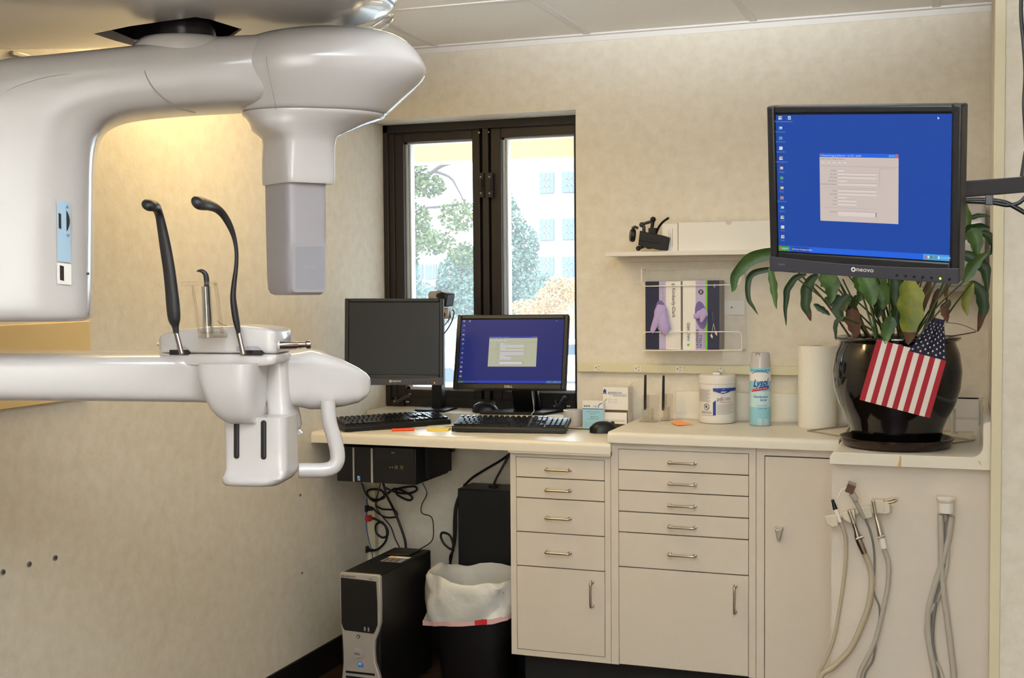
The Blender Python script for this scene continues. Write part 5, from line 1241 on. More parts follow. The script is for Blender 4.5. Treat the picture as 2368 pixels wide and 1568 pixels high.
leaf('g', [(1430, 170), (1455, 240), (1468, 330)], 44, -.57)
leaf('d', [(1480, 185), (1540, 225), (1562, 280), (1540, 330)], 24, -.54)
leaf('d', [(1360, 112), (1430, 108), (1490, 97), (1545, 101)], 15, -.52)
leaf('b', [(1310, 590), (1280, 640), (1284, 680), (1294, 722)], 26, -.60)
leaf('d', [(690, 690), (645, 720), (638, 770), (642, 830)], 14, -.64)
leaf('g', [(900, 440), (905, 510), (925, 580), (915, 650)], 44, -.60)
leaf('d', [(980, 440), (1000, 520), (985, 630)], 48, -.58)
leaf('d', [(660, 560), (640, 590), (600, 590), (575, 575)], 30, -.60)
leaf('g', [(750, 440), (790, 520), (782, 600)], 38, -.56)
leaf('d', [(860, 540), (900, 620), (880, 700)], 34, -.55)
leaf('d', [(770, 560), (730, 640), (700, 690)], 26, -.50)
leaf('d', [(1020, 600), (990, 680), (1000, 760)], 30, -.55)
leaf('b', [(1035, 480), (1030, 560), (1010, 640)], 22, -.5)
leaf('y', [(1115, 560), (1120, 640), (1105, 720)], 20, -.6)
for i in range(16):                         # crown behind the large monitor
    a = 2 * math.pi * i / 16; x = 900 + 480 * math.cos(a * 1.7 + .4) * rnd.uniform(.5, 1); y = 130 + 190 * rnd.uniform(-1, 1)
    x = max(330, min(1290, x)); y = max(60, y)
    leaf('gd'[i % 2], [(x, y), (x + 60 * math.cos(a), y - 30), (x + 110 * math.cos(a), y + 30), (x + 135 * math.cos(a), y + 120)], 42, -.54 + .15 * math.sin(a), -.54 + .25 * math.sin(a))
rnd2 = random.Random(11); b = MB()
tops = [(590, 450), (420, 470), (520, 500), (680, 470), (720, 560), (760, 450), (800, 470), (850, 440), (880, 480), (920, 450), (960, 440), (1000, 470), (1060, 480), (1100, 450), (1140, 460), (1200, 480), (1240, 470), (1290, 490), (1350, 450), (1390, 480), (1440, 485), (330, 340), (640, 450), (830, 460), (1030, 440), (1330, 260), (1370, 320), (900, 200), (700, 250), (1150, 200), (560, 300), (1000, 150), (1250, 350), (740, 640), (690, 690), (968, 690), (1310, 590), (700, 430), (780, 430), (870, 420), (940, 430), (1010, 420), (1080, 430), (1160, 430), (1220, 420)]
for i, (x, y) in enumerate(tops):
    bx = 995 + (x - 995) * .33 + rnd2.uniform(-60, 60); bx = max(740, min(1240, bx)); ys = -.54 + rnd2.uniform(-.08, .10)
    yt_ = -.58 + rnd2.uniform(-.06, .05)
    b.tube(spline([P7(bx, 835, ys), P7(bx + (x - bx) * .45 + rnd2.uniform(-8, 8), (835 + y) / 2 - 10, (ys + yt_) / 2), P7(x, y, yt_)], 5), [.0028] * 6 + [.0024] * 5, 'stem' if i % 7 else 'leaf_brown', 6)
b.tube(spline([P7(1270, 722, -.6), P7(1370, 735, -.6), P7(1470, 775, -.6)], 5), .0009, 'leaf_brown', 5)
b.tube(spline([P7(1300, 805, -.6), P7(1370, 795, -.6), P7(1460, 778, -.6)], 5), .0018, 'leaf_brown', 5)
b.build('stems', t, 60)
for nme, mb in LE.items(): mb.build(nme, t, 70)
# flag
t = None; b = MB(); yfl = -.728
TL, BL, BR = Vector((880, 820)), Vector((778, 1175)), Vector((1190, 1283))
ea_, eb_ = BR - BL, TL - BL
def FP(a, bb, d=0.0):
    p = BL + ea_ * a + eb_ * bb
    if bb > .944 and a > .46:                     # the canton narrows towards the stick
        f = (bb - .944) / (1.56 - .944); ax = .4615 + (a - .4615) * (1 - .72 * f) + .20 * f
        p = BL + ea_ * ax + eb_ * bb
        k_ = .005 * math.sin(f * 3.1) * math.sin(a * 30) 
    else: k_ = .0015 * math.sin(a * 9 + bb * 3)
    return P7(p.x, p.y, yfl - d - k_)
NB = 10
for s_ in range(13):
    a0, a1 = s_ / 13, (s_ + 1) / 13; bt = 1.0 if s_ < 6 else .944
    rows = [[FP(a0, bt * j / NB), FP((a0 + a1) / 2, bt * j / NB), FP(a1, bt * j / NB)] for j in range(NB + 1)]
    if s_ < 6: rows.append([v + Vector((0, .035, -.004)) for v in rows[-1]])
    b.loft(rows, 'red' if s_ % 2 == 0 else 'flag_white', False, False, closed=False)
NA = 60
b.loft([[FP(.4615 + (1 - .4615) * i / NA, .944 + (1.56 - .944) * j / 36) for i in range(NA + 1)] for j in range(37)], 'navy', False, False, closed=False)
for j in range(9):
    for i in range(6 if j % 2 == 0 else 5):
        a_ = .4615 + .5385 * ((j + .6) / 9.2); bb = .944 + .58 * ((i + .5 + (0 if j % 2 == 0 else .5)) / 6.1)
        pts = []
        for q in range(10):
            r_ = .0195 if q % 2 == 0 else .0080; an = math.pi * q / 5 + .3
            pts.append(FP(a_ + r_ * math.sin(an) * 1.0, bb + r_ * 1.15 * math.cos(an), .0018))
        c = FP(a_, bb, .0019); b.add([c] + pts, [(0, 1 + q, 1 + (q + 1) % 10) for q in range(10)], 'flag_white')
o = b.build('flag', None, 50, recalc=False)
tag(o, 'small national flag of red and white stripes with white stars hanging on the plant pot', 'flag')
# ------------------------------------------------------------------ panoramic dental x-ray machine
d0 = ray(450, 600); WV = Vector((d0.x, d0.y, 0)).normalized(); UV = Vector((WV.y, -WV.x, 0))
MO = Vector((EYE.x, EYE.y, 0)) + WV * 2.45
mach = thing('dental_x_ray_machine', 'large white panoramic dental x-ray machine with overhead arm, tube head and chin rest', 'x-ray machine', MO, None, (0, 0, math.atan2(UV.y, UV.x)), world=False)
def mp(px, py, w=0.0):
    d = ray(px, py); t_ = (WV.dot(MO - EYE) + w) / WV.dot(d); p = EYE + d * t_ - MO
    return Vector((p.dot(UV), p.dot(WV), p.z))
def vring(xl, xr, py, b_, e=2.4, th=0.0, w0=0.0, n=64, wpix=0.0):
    """horizontal section seen between pixel columns xl and xr at height py"""
    l, r = mp(xl, py, w0), mp(xr, py, w0); c = (l + r) / 2; A = (r - l).length / 2
    if th:      # turned box section with outer width kept
        ct, st = math.cos(th), math.sin(th)
        a_ = max(.002, (A - abs(st) * b_) / abs(ct)) if e > 3 else A
    else: ct, st, a_ = 1, 0, A
    out = []
    for i in range(n):
        an = 2 * math.pi * i / n; x, y = a_ * sp(math.cos(an), e), b_ * sp(math.sin(an), e)
        out.append(c + Vector((x * ct - y * st, x * st + y * ct, 0)))
    return out
def pring(px, py, nx, ny, apx, b_, e=2.6, w0=0.0, n=48, e2=None):
    """section across a limb whose axis lies in the picture-parallel plane; (nx,ny) points across it in pixels"""
    L = math.hypot(nx, ny); nx, ny = nx / L, ny / L
    p, q = mp(px - nx * apx, py - ny * apx, w0), mp(px + nx * apx, py + ny * apx, w0)
    c = (p + q) / 2; h = (q - p) / 2
    return [c + h * sp(math.cos(2 * math.pi * i / n), e) + Vector((0, b_ * sp(math.sin(2 * math.pi * i / n), e), 0)) for i in range(n)]
# column at the left (outside the picture) carrying both arms
b = MB(); c = mp(-330, 700, .05)
b.loft([[Vector((c.x + .11 * sp(math.cos(a), 4), c.y + .13 * sp(math.sin(a), 4), z)) for a in [2 * math.pi * i / 40 for i in range(40)]] for z in (0.0, 2.0)], 'white_plastic'); b.build('column', mach, 50, bevel=.004)
b = MB(); b.box(c.x - .2, c.x + .2, c.y - .22, c.y + .2, 0, .03, 'grey_plastic'); b.build('base_plate', mach, bevel=.008)
# upper boom
st_ = [(-420, -130, 159, .52, -.15), (-250, -130, 159, .52, -.15), (60, -130, 159, .52, -.15), (300, -130, 159, .52, -.15), (500, -130, 157, .51, -.15), (650, -126, 154, .47, -.13), (760, -113, 147, .40, -.10), (830, -98, 128, .28, -.07), (875, -72, 98, .18, -.05), (900, -42, 66, .11, -.05), (909, -16, 36, .05, -.05)]
b = MB(); b.loft([pring(x, y, 0, 1, a, bb, 4.2, w_, 72) for x, y, a, bb, w_ in st_], 'white_plastic'); boom = b.build('upper_boom', mach, 60)
ZB = mp(300, 56, -.05).z
def BP(px, py):
    d = ray(px, py); p = EYE + d * ((ZB - EYE.z) / d.z) - MO
    return Vector((p.dot(UV), p.dot(WV), ZB - .03))
hp = [BP(*q) for q in ((216, 75), (300, 61), (400, 52), (452, 48), (486, 55), (560, 83), (520, 112), (310, 112))]
cut = MB(); cut.prism(hp, (0, 0, .085), 'recess')
co = cut.build('boom_recess', mach, 0)
# the recess: a dark lined pocket cut into the underside of the boom
md = boom.modifiers.new('pocket', 'BOOLEAN'); md.operation = 'DIFFERENCE'; md.solver = 'EXACT'
cutter = bpy.data.objects.new('pocket_cutter', co.data.copy()); COL.objects.link(cutter); cutter.parent = mach
md.object = cutter
dg = bpy.context.evaluated_depsgraph_get(); dg.update()
me2 = bpy.data.meshes.new_from_object(boom.evaluated_get(dg)); boom.modifiers.clear(); boom.data = me2
bpy.data.objects.remove(cutter)
top = co.data; bm = bmesh.new(); bm.from_mesh(top)
zlo = min(v.co.z for v in bm.verts); bmesh.ops.delete(bm, geom=[f for f in bm.faces if all(abs(v.co.z - zlo) < 1e-5 for v in f.verts)], context='FACES_ONLY')
zhi = max(v.co.z for v in bm.verts)
for v in bm.verts:
    if abs(v.co.z - zlo) < 1e-5: v.co.z = zhi - .038
cm = sum((v.co for v in bm.verts), Vector()) / len(bm.verts)
for v in bm.verts: v.co.x = cm.x + (v.co.x - cm.x) * .985; v.co.y = cm.y + (v.co.y - cm.y) * .985; 
bm.to_mesh(top); bm.free()
b = MB(); nc = mp(430, 90, .0)
b.lathe([(.055, nc.z - .02), (.055, ZB + .045)], (nc.x, nc.y, 0), 'recess', 40); b.build('boom_bearing', mach, 40)
# clear lamp lens at the tip of the boom
b = MB(); b.loft([pring(x, y, .5, 1, a, bb, 2.2, -.02, 24) for x, y, a, bb in ((855, 66, 4, .02), (872, 62, 9, .03), (890, 52, 11, .035), (904, 42, 8, .025), (910, 36, 2, .008))], 'acrylic'); b.build('tip_lens', mach, 60)
# turning arm with the tube head
BD = .105
io_ = [(640, 250, 640, 88, .100), (560, 256, 560, 92, BD), (450, 262, 450, 99, BD), (352, 270, 338, 113, BD), (292, 279, 245, 123, BD), (256, 293, 120, 136, BD), (236, 312, 0, 150, BD), (225, 338, -90, 195, BD), (220, 372, -130, 270, BD), (218, 420, -145, 370, BD), (217, 500, -150, 480, BD), (216, 590, -150, 590, BD), (215, 690, -150, 690, BD), (214, 722, -149, 722, BD - .002), (209, 735, -144, 735, BD - .008), (198, 741, -134, 741, BD - .02)]
_in = spline([(a, b2, 0) for a, b2, c, d2, bb in io_], 4); _out = spline([(c, d2, bb) for a, b2, c, d2, bb in io_], 4)
io_ = [(p.x, p.y, q.x, q.y, q.z) for p, q in zip(_in, _out)]
st_ = [((a + c) / 2, (b2 + d2) / 2, (a - c) / math.hypot(a - c, b2 - d2), (b2 - d2) / math.hypot(a - c, b2 - d2), math.hypot(a - c, b2 - d2) / 2, bb) for a, b2, c, d2, bb in io_]
b = MB(); b.loft([pring(x, y, nx, ny, a, bb, 3.6, 0, 64) for x, y, nx, ny, a, bb in st_], 'white_plastic'); arm = b.build('rotating_arm', mach, 60)
def on_beam(px, py, e=3.6, lift=.0006):           # point on the front face of the arm
    best = None
    for (x, y, nx, ny, a, bb), (x2, y2, nx2, ny2, a2, bb2) in zip(st_, st_[1:]):
        dx, dy = x2 - x, y2 - y; f = ((px - x) * dx + (py - y) * dy) / (dx * dx + dy * dy)
        fc = max(0, min(1, f)); dd = math.hypot(px - x - dx * fc, py - y - dy * fc); aa = a + (a2 - a) * fc; bb_ = bb + (bb2 - bb) * fc
        if best is None or dd / aa < best[0]: best = (dd / aa, bb_)
    rr = min(.995, best[0]); return mp(px, py, -(best[1] * (1 - rr ** e) ** (1 / e)) - lift)
def plate(px0, px1, py0, py1, k, lift, mbx, skew=.012):
    n = 6; vs = []
    for j in (0, 1):
        for i in range(n + 1):
            x = px0 + (px1 - px0) * i / n; y = py0 if j == 0 else py1; x += (y - 465) * skew
            vs.append(on_beam(x, y + (i / n) * 3, lift=lift))
    mbx.add(vs, [(i, i + 1, n + 2 + i, n + 1 + i) for i in range(n)], k)
b = MB(); plate(131, 162, 465, 604, 'plate_blue', .0012, b); plate(135, 141, 492, 527, 'recess', .0016, b)
b.poly([on_beam(151, 482, lift=.002), on_beam(160, 482, lift=.002), on_beam(155.5, 473, lift=.002)], 'plate_tri'); b.poly([on_beam(153, 542, lift=.002), on_beam(162, 542, lift=.002), on_beam(157.5, 550, lift=.002)], 'plate_tri')
b.build('control_label', arm, 0, recalc=False)
b = MB(); wp = [on_beam(153.5 + (y - 465) * .012 + 7.5 * math.sin(math.pi * (y - 487) / 48) ** .8, y, lift=.0022 + .004 * math.sin(math.pi * (y - 487) / 48)) for y in range(487, 536, 4)]
wq_ = [on_beam(153 + (y - 465) * .012, y, lift=.0018) for y in range(487, 536, 4)]
n = len(wp); b.add(wq_ + wp, [(i, i + 1, n + i + 1, n + i) for i in range(n - 1)], 'black_rubber'); b.build('thumb_wheel', arm, 0)
b = MB(); plate(130, 163, 608, 656, 'seam_white', .0008, b); plate(136.5, 146, 613, 647, 'recess', .0014, b); b.build('indicator_plate', arm, 0, recalc=False)
b = MB(); q = on_beam(204, 633); b.box(q.x - .003, q.x + .002, q.y - .001, q.y + .002, q.z - .0022, q.z + .0022, 'black'); b.build('sensor_eye', arm, 0)
def seam(pts, k='seam', r=.0007, fn=on_beam, par=arm, name='seam'):
    m = MB(); m.tube(spline([fn(*p) for p in pts], 6), r, k, 6); m.build(name, par, 60)
seam([(332, 150), (338, 175), (352, 200), (375, 225), (410, 248), (452, 261)], 'seam', .0009)
seam([(-20, 232), (20, 208), (60, 192), (110, 178), (170, 170), (250, 160), (335, 150), (430, 140), (520, 131), (600, 124)], 'seam', .0005)
# pod at the right end: a boat shaped hull over the sensor
pod_rows = [(69, 765, 830, .02), (74, 690, 880, .07), (84, 620, 918, .10), (100, 560, 946, .125), (125, 528, 968, .140), (150, 512, 982, .145), (166, 508, 985, .145), (185, 512, 975, .142), (205, 520, 956, .134), (228, 532, 930, .122), (248, 546, 909, .110), (262, 556, 894, .102), (268, 560, 889, .099)]
b = MB(); rings = []
for py, xl, xr, bb in pod_rows:
    r_ = vring(xl, xr, py, bb, 2.15, 0, 0, 72); rings.append(r_)
b.loft(rings, 'white_plastic'); pod = b.build('sensor_pod', mach, 60, sub=1)
def on_pod(px, py, lift=.0012):
    for (y0, l0, r0, b0), (y1, l1, r1, b1) in zip(pod_rows, pod_rows[1:]):
        if y0 <= py <= y1 or (py > 268 and y1 == 268):
            f = (py - y0) / (y1 - y0); l = l0 + (l1 - l0) * f; r = r0 + (r1 - r0) * f; bb = b0 + (b1 - b0) * f
            rr = abs(px - (l + r) / 2) / ((r - l) / 2); return mp(px, py, -bb * (1 - min(.99, rr) ** 2.15) ** (1 / 2.15) - lift)
seam([(614, 126), (618, 150), (624, 180), (631, 215), (639, 254)], 'seam', .0005, on_pod, pod)
# dark pocket line and neck
b = MB(); n0 = mp(430, 100, .0)
b.loft([vring(292, 580, 134, .10, 2.2, 0, .0), vring(300, 568, 122, .10, 2.2, 0, .0), vring(308, 556, 110, .098, 2.2, 0, .0), vring(322, 545, 99, .09, 2.2, 0, .0), vring(345, 525, 95, .078, 2.2, 0, 0)], 'white_plastic'); b.build('swivel_neck', mach, 60)
# flared collar, squared neck and grey sensor head
TH = math.radians(24)
def blend(xl, xr, py, bb, e, th, tilt=0.0):
    r_ = vring(xl, xr, py, bb, e, th)
    if tilt: r_ = [v + Vector((0, 0, -tilt * (v.x - r_[0].x))) for v in r_]
    return r_
b = MB(); b.loft([blend(559, 889, 266, .099, 2.15, 0), blend(560, 888, 270, .099, 2.15, 0), blend(568, 874, 276, .096, 2.2, 0), blend(578, 840, 288, .090, 2.4, .10), blend(586, 808, 302, .082, 2.8, .22), blend(592, 790, 320, .074, 3.4, .33), blend(595, 784, 340, .068, 4.2, .40), blend(597, 781, 370, .064, 5.5, TH), blend(599, 779, 410, .063, 6.5, TH), blend(600, 778, 424, .063, 6.5, TH), blend(602, 776, 428, .0615, 6.5, TH)], 'white_plastic'); b.build('collar', mach, 60)
b = MB(); b.loft([blend(608, 757, 418, .054, 7, TH), blend(610, 757, 520, .054, 7, TH), blend(613, 756, 640, .053, 7, TH), blend(615, 755, 668, .052, 6.5, TH), blend(620, 751, 678, .048, 6, TH), blend(628, 745, 682, .042, 5, TH)], 'grey_plastic'); sen = b.build('sensor_head', mach, 60)
l, r_ = mp(610, 520), mp(757, 520); cS = (l + r_) / 2; A_ = (r_ - l).length / 2; aS = (A_ - math.sin(TH) * .054) / math.cos(TH)
exS = Vector((math.cos(TH), math.sin(TH), 0)); nS = Vector((math.sin(TH), -math.cos(TH), 0))
def SF(px, py, lift):        # on the front face of the sensor head
    pc_ = cS + nS * (.0535 + lift); d = ray(px, py); e0 = EYE - MO; ev = Vector((e0.dot(UV), e0.dot(WV), e0.z)); dv = Vector((d.dot(UV), d.dot(WV), d.z))
    return ev + dv * ((pc_ - ev).dot(nS) / dv.dot(nS))
def rrect(fn, x0, x1, y0, y1, r, lift, k, m):
    pts = []
    for cx_, cy_, a0 in ((x1 - r, y1 - r, 0), (x0 + r, y1 - r, 90), (x0 + r, y0 + r, 180), (x1 - r, y0 + r, 270)):
        for i in range(5): a = math.radians(a0 + 22.5 * i); pts.append(fn(cx_ + r * math.cos(a), cy_ + r * math.sin(a), lift))
    m.poly(pts, k)
b = MB(); rrect(SF, 676, 754, 560, 676, 8, .0006, 'grey_plastic', b); rrect(SF, 683, 751, 570, 668, 4, .0012, 'grey_panel', b); rrect(SF, 703, 728, 613, 622, 2, .0016, 'print_grey', b); b.build('sensor_window', sen, 0, recalc=False)
# lower arm
st2 = [(-420, 862, 52, .12, .09), (-150, 864, 53, .12, .09), (60, 866, 53, .115, .09), (250, 867, 53.5, .11, .085), (450, 869, 55, .10, .08), (640, 874, 60, .08, .07), (690, 874, 65, .068, .06), (715, 875, 70, .06, .06), (745, 878, 66, .058, .06), (790, 884, 54, .052, .06), (825, 889, 41, .045, .06), (845, 889, 28, .036, .06), (853, 888, 17, .026, .06), (856, 887, 6, .01, .06)]
b = MB(); b.loft([pring(x, y, 0, 1, a, bb, 6 if x < 660 else 3.8, w_, 56) for x, y, a, bb, w_ in st2], 'white_plastic'); b.build('lower_arm', mach, 60)
# chin rest
TC = math.radians(-22); exC = Vector((math.cos(TC), math.sin(TC), 0)); nC = Vector((math.sin(TC), -math.cos(TC), 0))
def CP(px, py, back=0.0, off=0.0):       # point on the (turned) front plane of the chin rest, pushed back along it
    p0 = mp(640, 800, -.085); d = ray(px, py); e0 = EYE - MO; ev = Vector((e0.dot(UV), e0.dot(WV), e0.z)); dv = Vector((d.dot(UV), d.dot(WV), d.z))
    q = p0 - nC * off; return ev + dv * ((q - ev).dot(nC) / dv.dot(nC)) - nC * back
def chin_ring(px, yt_, yb_, depth, e=7, front=0.0):
    p, q = CP(px, yt_, 0, front), CP(px, yb_, 0, front); c = (p + q) / 2 - nC * (depth / 2); h = (p - q) / 2; h = Vector((0, 0, h.z))
    return [c + h * sp(math.sin(2 * math.pi * i / 40), e) + nC * (depth / 2 * sp(math.cos(2 * math.pi * i / 40), e)) for i in range(40)]
b = MB(); b.loft([chin_ring(x, a - 3, c, d, 12, f) for x, a, c, d, f in ((369, 784, 812, .06, .01), (371, 779, 816, .08, .005), (377, 775, 816.5, .095, .002), (400, 768, 817, .10, 0), (480, 758, 817.5, .105, -.003), (560, 756, 818, .105, -.003), (615, 762, 818.5, .105, 0), (632, 767, 819, .10, .001), (638, 772, 816, .09, .004))], 'white_plastic'); b.build('chin_rest_top', mach, 60)
b = MB(); b.loft([chin_ring(x, a, c + 5, d, 9, f) for x, a, c, d, f in ((369, 817, 826, .06, .01), (372, 816.5, 831, .08, .005), (400, 817, 838, .10, 0), (480, 817.5, 845, .105, -.003), (560, 818, 847, .105, -.003), (615, 818.5, 842, .105, 0), (632, 819, 838, .10, .001), (638, 821, 833, .09, .004))], 'white_plastic'); b.build('chin_rest_shell', mach, 60)
for (x0_, x1_, y0_, y1_, n0_, n1_) in ((392, 441, 809, 821, 408, 441), (556, 612, 810, 822, 547, 610)):
    b = MB(); b.poly([CP(x0_, y0_, 0, -.0042), CP(x1_ - 6, y0_, 0, -.0042), CP(x1_, (y0_ + y1_) / 2, 0, -.0042), CP(x1_ - 6, y1_, 0, -.0042), CP(x0_, y1_, 0, -.0042)], 'recess')
    b.poly([CP(n0_, y0_ - 9, 0, -.0036), CP(n1_ - 14, y0_ - 9, 0, -.0036), CP(n1_, y0_ + 2, 0, -.0036), CP(n0_, y0_ + 2, 0, -.0036)], 'grey_plastic'); b.build('rod_slot', mach, 0, recalc=False)
# body under the chin rest
def boxring(xl, xr, py, bb, e=5.0, th=TC, w0=-.03): return vring(xl, xr, py, bb, e, th, w0)
b = MB(); b.loft([boxring(446, 634, 838, .062, 5), boxring(448, 633, 865, .062, 5), boxring(454, 632, 895, .062, 4.5), boxring(463, 630, 920, .060, 4.2), boxring(476, 628, 942, .056, 4), boxring(490, 627, 958, .052, 3.6), boxring(506, 622, 969, .046, 3.2), boxring(530, 612, 976, .034, 2.8)], 'white_plastic'); b.build('chin_rest_body', mach, 60)
b = MB(); b.loft([boxring(598, 690, 825, .038, 4, TC, .02), boxring(604, 694, 880, .040, 4, TC, .02), boxring(608, 699, 940, .042, 4, TC, .02), boxring(610, 706, 968, .046, 4, TC, .02), boxring(612, 710, 985, .048, 3.5, TC, .02), boxring(618, 704, 996, .044, 3.2, TC, .02), boxring(630, 696, 1003, .036, 3, TC, .02)], 'white_plastic'); b.build('rear_post', mach, 60)
b = MB(); b.loft([boxring(513, 694, 960, .044, 8, TC, -.02), boxring(515, 696, 1040, .044, 8, TC, -.02), boxring(515, 697, 1078, .045, 8, TC, -.02), boxring(510, 697, 1090, .050, 7, TC, -.02), boxring(503, 697, 1098, .058, 6, TC, -.024), boxring(503, 690, 1108, .058, 5, TC, -.024), boxring(508, 676, 1115, .052, 4, TC, -.024), boxring(530, 650, 1119, .035, 3, TC, -.024)], 'white_plastic'); lb = b.build('lower_housing', mach, 60)
l, r_ = mp(515, 1040, -.02), mp(696, 1040, -.02); cL = (l + r_) / 2
def LF(px, py, lift):
    pc_ = cL + nC * (.0440 + lift); d = ray(px, py); e0 = EYE - MO; ev = Vector((e0.dot(UV), e0.dot(WV), e0.z)); dv = Vector((d.dot(UV), d.dot(WV), d.z))
    return ev + dv * ((pc_ - ev).dot(nC) / dv.dot(nC))
for x0_, x1_, yb_ in ((540.5, 553.5, 1061), (603, 616, 1063)):
    b = MB(); rrect(LF, x0_, x1_, 972, yb_, 6, .0008, 'recess', b); b.add([LF(x0_ + 7, 975, .0010), LF(x0_ + 10, 975, .0010), LF(x0_ + 10, yb_ - 6, .0010), LF(x0_ + 7, yb_ - 6, .0010)], [(0, 1, 2, 3)], 'charcoal'); b.build('guide_slot', lb, 0, recalc=False)
# grab handle
b = MB(); b.tube(spline([mp(x, y, .0) for x, y in ((758, 925), (762, 975), (772, 1010), (780, 1045), (779, 1068), (766, 1083), (742, 1088), (712, 1088), (690, 1088))], 7), .0146, 'white_plastic', 18); b.build('grab_handle', mach, 60)
# steel pin on the side of the chin rest
b = MB(); q0, q1 = mp(640, 799, -.06), mp(713, 797, -.06); d = q1 - q0
b.lathe([(.0075, 0), (.0075, .036), (.0060, .038), (.0062, .043), (.0058, .046), (.0050, .053), (.0080, .055), (.0082, .062), (.006, .0635)], (0, 0, 0), 'pin_steel', 24)
Rm = d.to_track_quat('Z', 'Y').to_matrix(); b.v = [q0 + Rm @ v for v in b.v]; b.build('locking_pin', mach, 40)
b = MB(); b.cyl(mp(640, 799, -.062), mp(646, 799, -.062), .0105, 'white_plastic', 24); b.build('pin_socket', mach, 40)
b = MB(); q = mp(368, 795, -.02); b.cyl(q, q + Vector((-.004, 0, 0)), .004, 'silver', 14); b.build('side_screw', mach)
# temple rests
def T2(cx_, cy_, w=-.075): return mp(300 + cx_ / 2.178, 420 + cy_ / 2.178, w)
SC = 1 / (2.178 * 1195.0)
def temple(path, rod0, rod1):
    b = MB(); P_ = spline([T2(x, y, w) for x, y, r, w in path], 6); R_ = lerps([r * SC for x, y, r, w in path], 6)
    b.tube(P_, [max(.0008, v) for v in R_], 'black_rubber', 18, flat=.72, fdir=(0, 1, 0)); o = b.build('temple_rest', mach, 60)
    b = MB(); b.tube([T2(*rod0), T2(*rod1)], .0046, 'pin_steel', 14); b.build('rod', o, 60)
temple([(88, 130, 4, -.150), (92, 124, 30, -.145), (104, 118, 37, -.130), (125, 125, 33, -.105), (146, 160, 24, -.085), (162, 230, 27, -.078), (180, 330, 32, -.075), (198, 440, 34, -.075), (210, 540, 36, -.075), (218, 620, 38, -.075), (224, 690, 35, -.075), (230, 730, 20, -.075), (233, 752, 17, -.075), (234, 766, 15, -.075)], (234, 760, -.075), (262, 868, -.088))
temple([(334, 112, 4, -.19), (338, 110, 30, -.185), (352, 108, 37, -.17), (390, 116, 32, -.13), (432, 132, 28, -.10), (470, 166, 25, -.085), (505, 225, 21, -.08), (528, 290, 15, -.075), (538, 360, 13, -.075), (536, 430, 14, -.075), (526, 510, 17, -.075), (521, 580, 20, -.075), (528, 650, 23, -.075), (538, 710, 22, -.075), (545, 745, 17, -.075), (548, 766, 14, -.075)], (548, 760, -.075), (572, 870, -.088))
# bite block with its clear shield
t_ = bpy.data.objects.new('bite_block_holder', None); COL.objects.link(t_); t_.parent = mach; OFF[t_.name] = Vector((0, 0, 0)); t_.empty_display_size = .02
def bar(pts, w, k, m, th_=.0022):
    for p, q in zip(pts, pts[1:]):
        m.tube([p, q], w, k, 8, flat=1.0)
b = MB()
def slab(p, q, dep, th_, k):
    ax = (q - p); ln = ax.length; ax.normalize(); up = Vector((0, 1, 0)).cross(ax).normalized(); b.obox((p + q) / 2, ax * ln / 2, Vector((0, dep, 0)), up * th_, k)
slab(T2(262, 515), T2(436, 512), .022, .0035, 'acrylic_tan'); slab(T2(318, 525, -.085), T2(350, 770, -.085), .002, .0022, 'acrylic_tan'); slab(T2(318, 525, -.05), T2(350, 770, -.05), .002, .0022, 'acrylic_tan'); slab(T2(432, 512), T2(464, 762), .018, .0028, 'acrylic_tan')
b.build('clear_shield', t_, 40, bevel=.0008)
b = MB(); b.box(T2(345, 770).x, T2(490, 770).x, -.105, -.04, T2(400, 784).z, T2(400, 760).z, 'acrylic_tan'); b.build('shield_foot', t_, 40, bevel=.001)
b = MB(); b.tube([T2(384, 528), T2(396, 786)], [.0088, .0098], 'acrylic', 20, caps=False); b.tube([T2(384, 528), T2(396, 786)], [.0066, .0074], 'acrylic', 20, caps=False); b.build('sleeve', t_, 50)
b = MB(); b.tube(spline([T2(x, y) for x, y in ((337, 452), (352, 449), (368, 452), (382, 468), (387, 495), (388, 540), (391, 620), (396, 690), (399, 728))], 5), lerps([2 * SC, 7 * SC, 10 * SC, 12 * SC, 13 * SC, 12 * SC, 14 * SC, 15 * SC, 10 * SC], 5), 'black_rubber', 12); b.build('bite_rod', t_, 60)
b = MB(); b.tube(spline([T2(440, 700), T2(462, 718), T2(490, 728)], 5), .0005, 'black', 5); b.build('bite_cord', t_, 60)
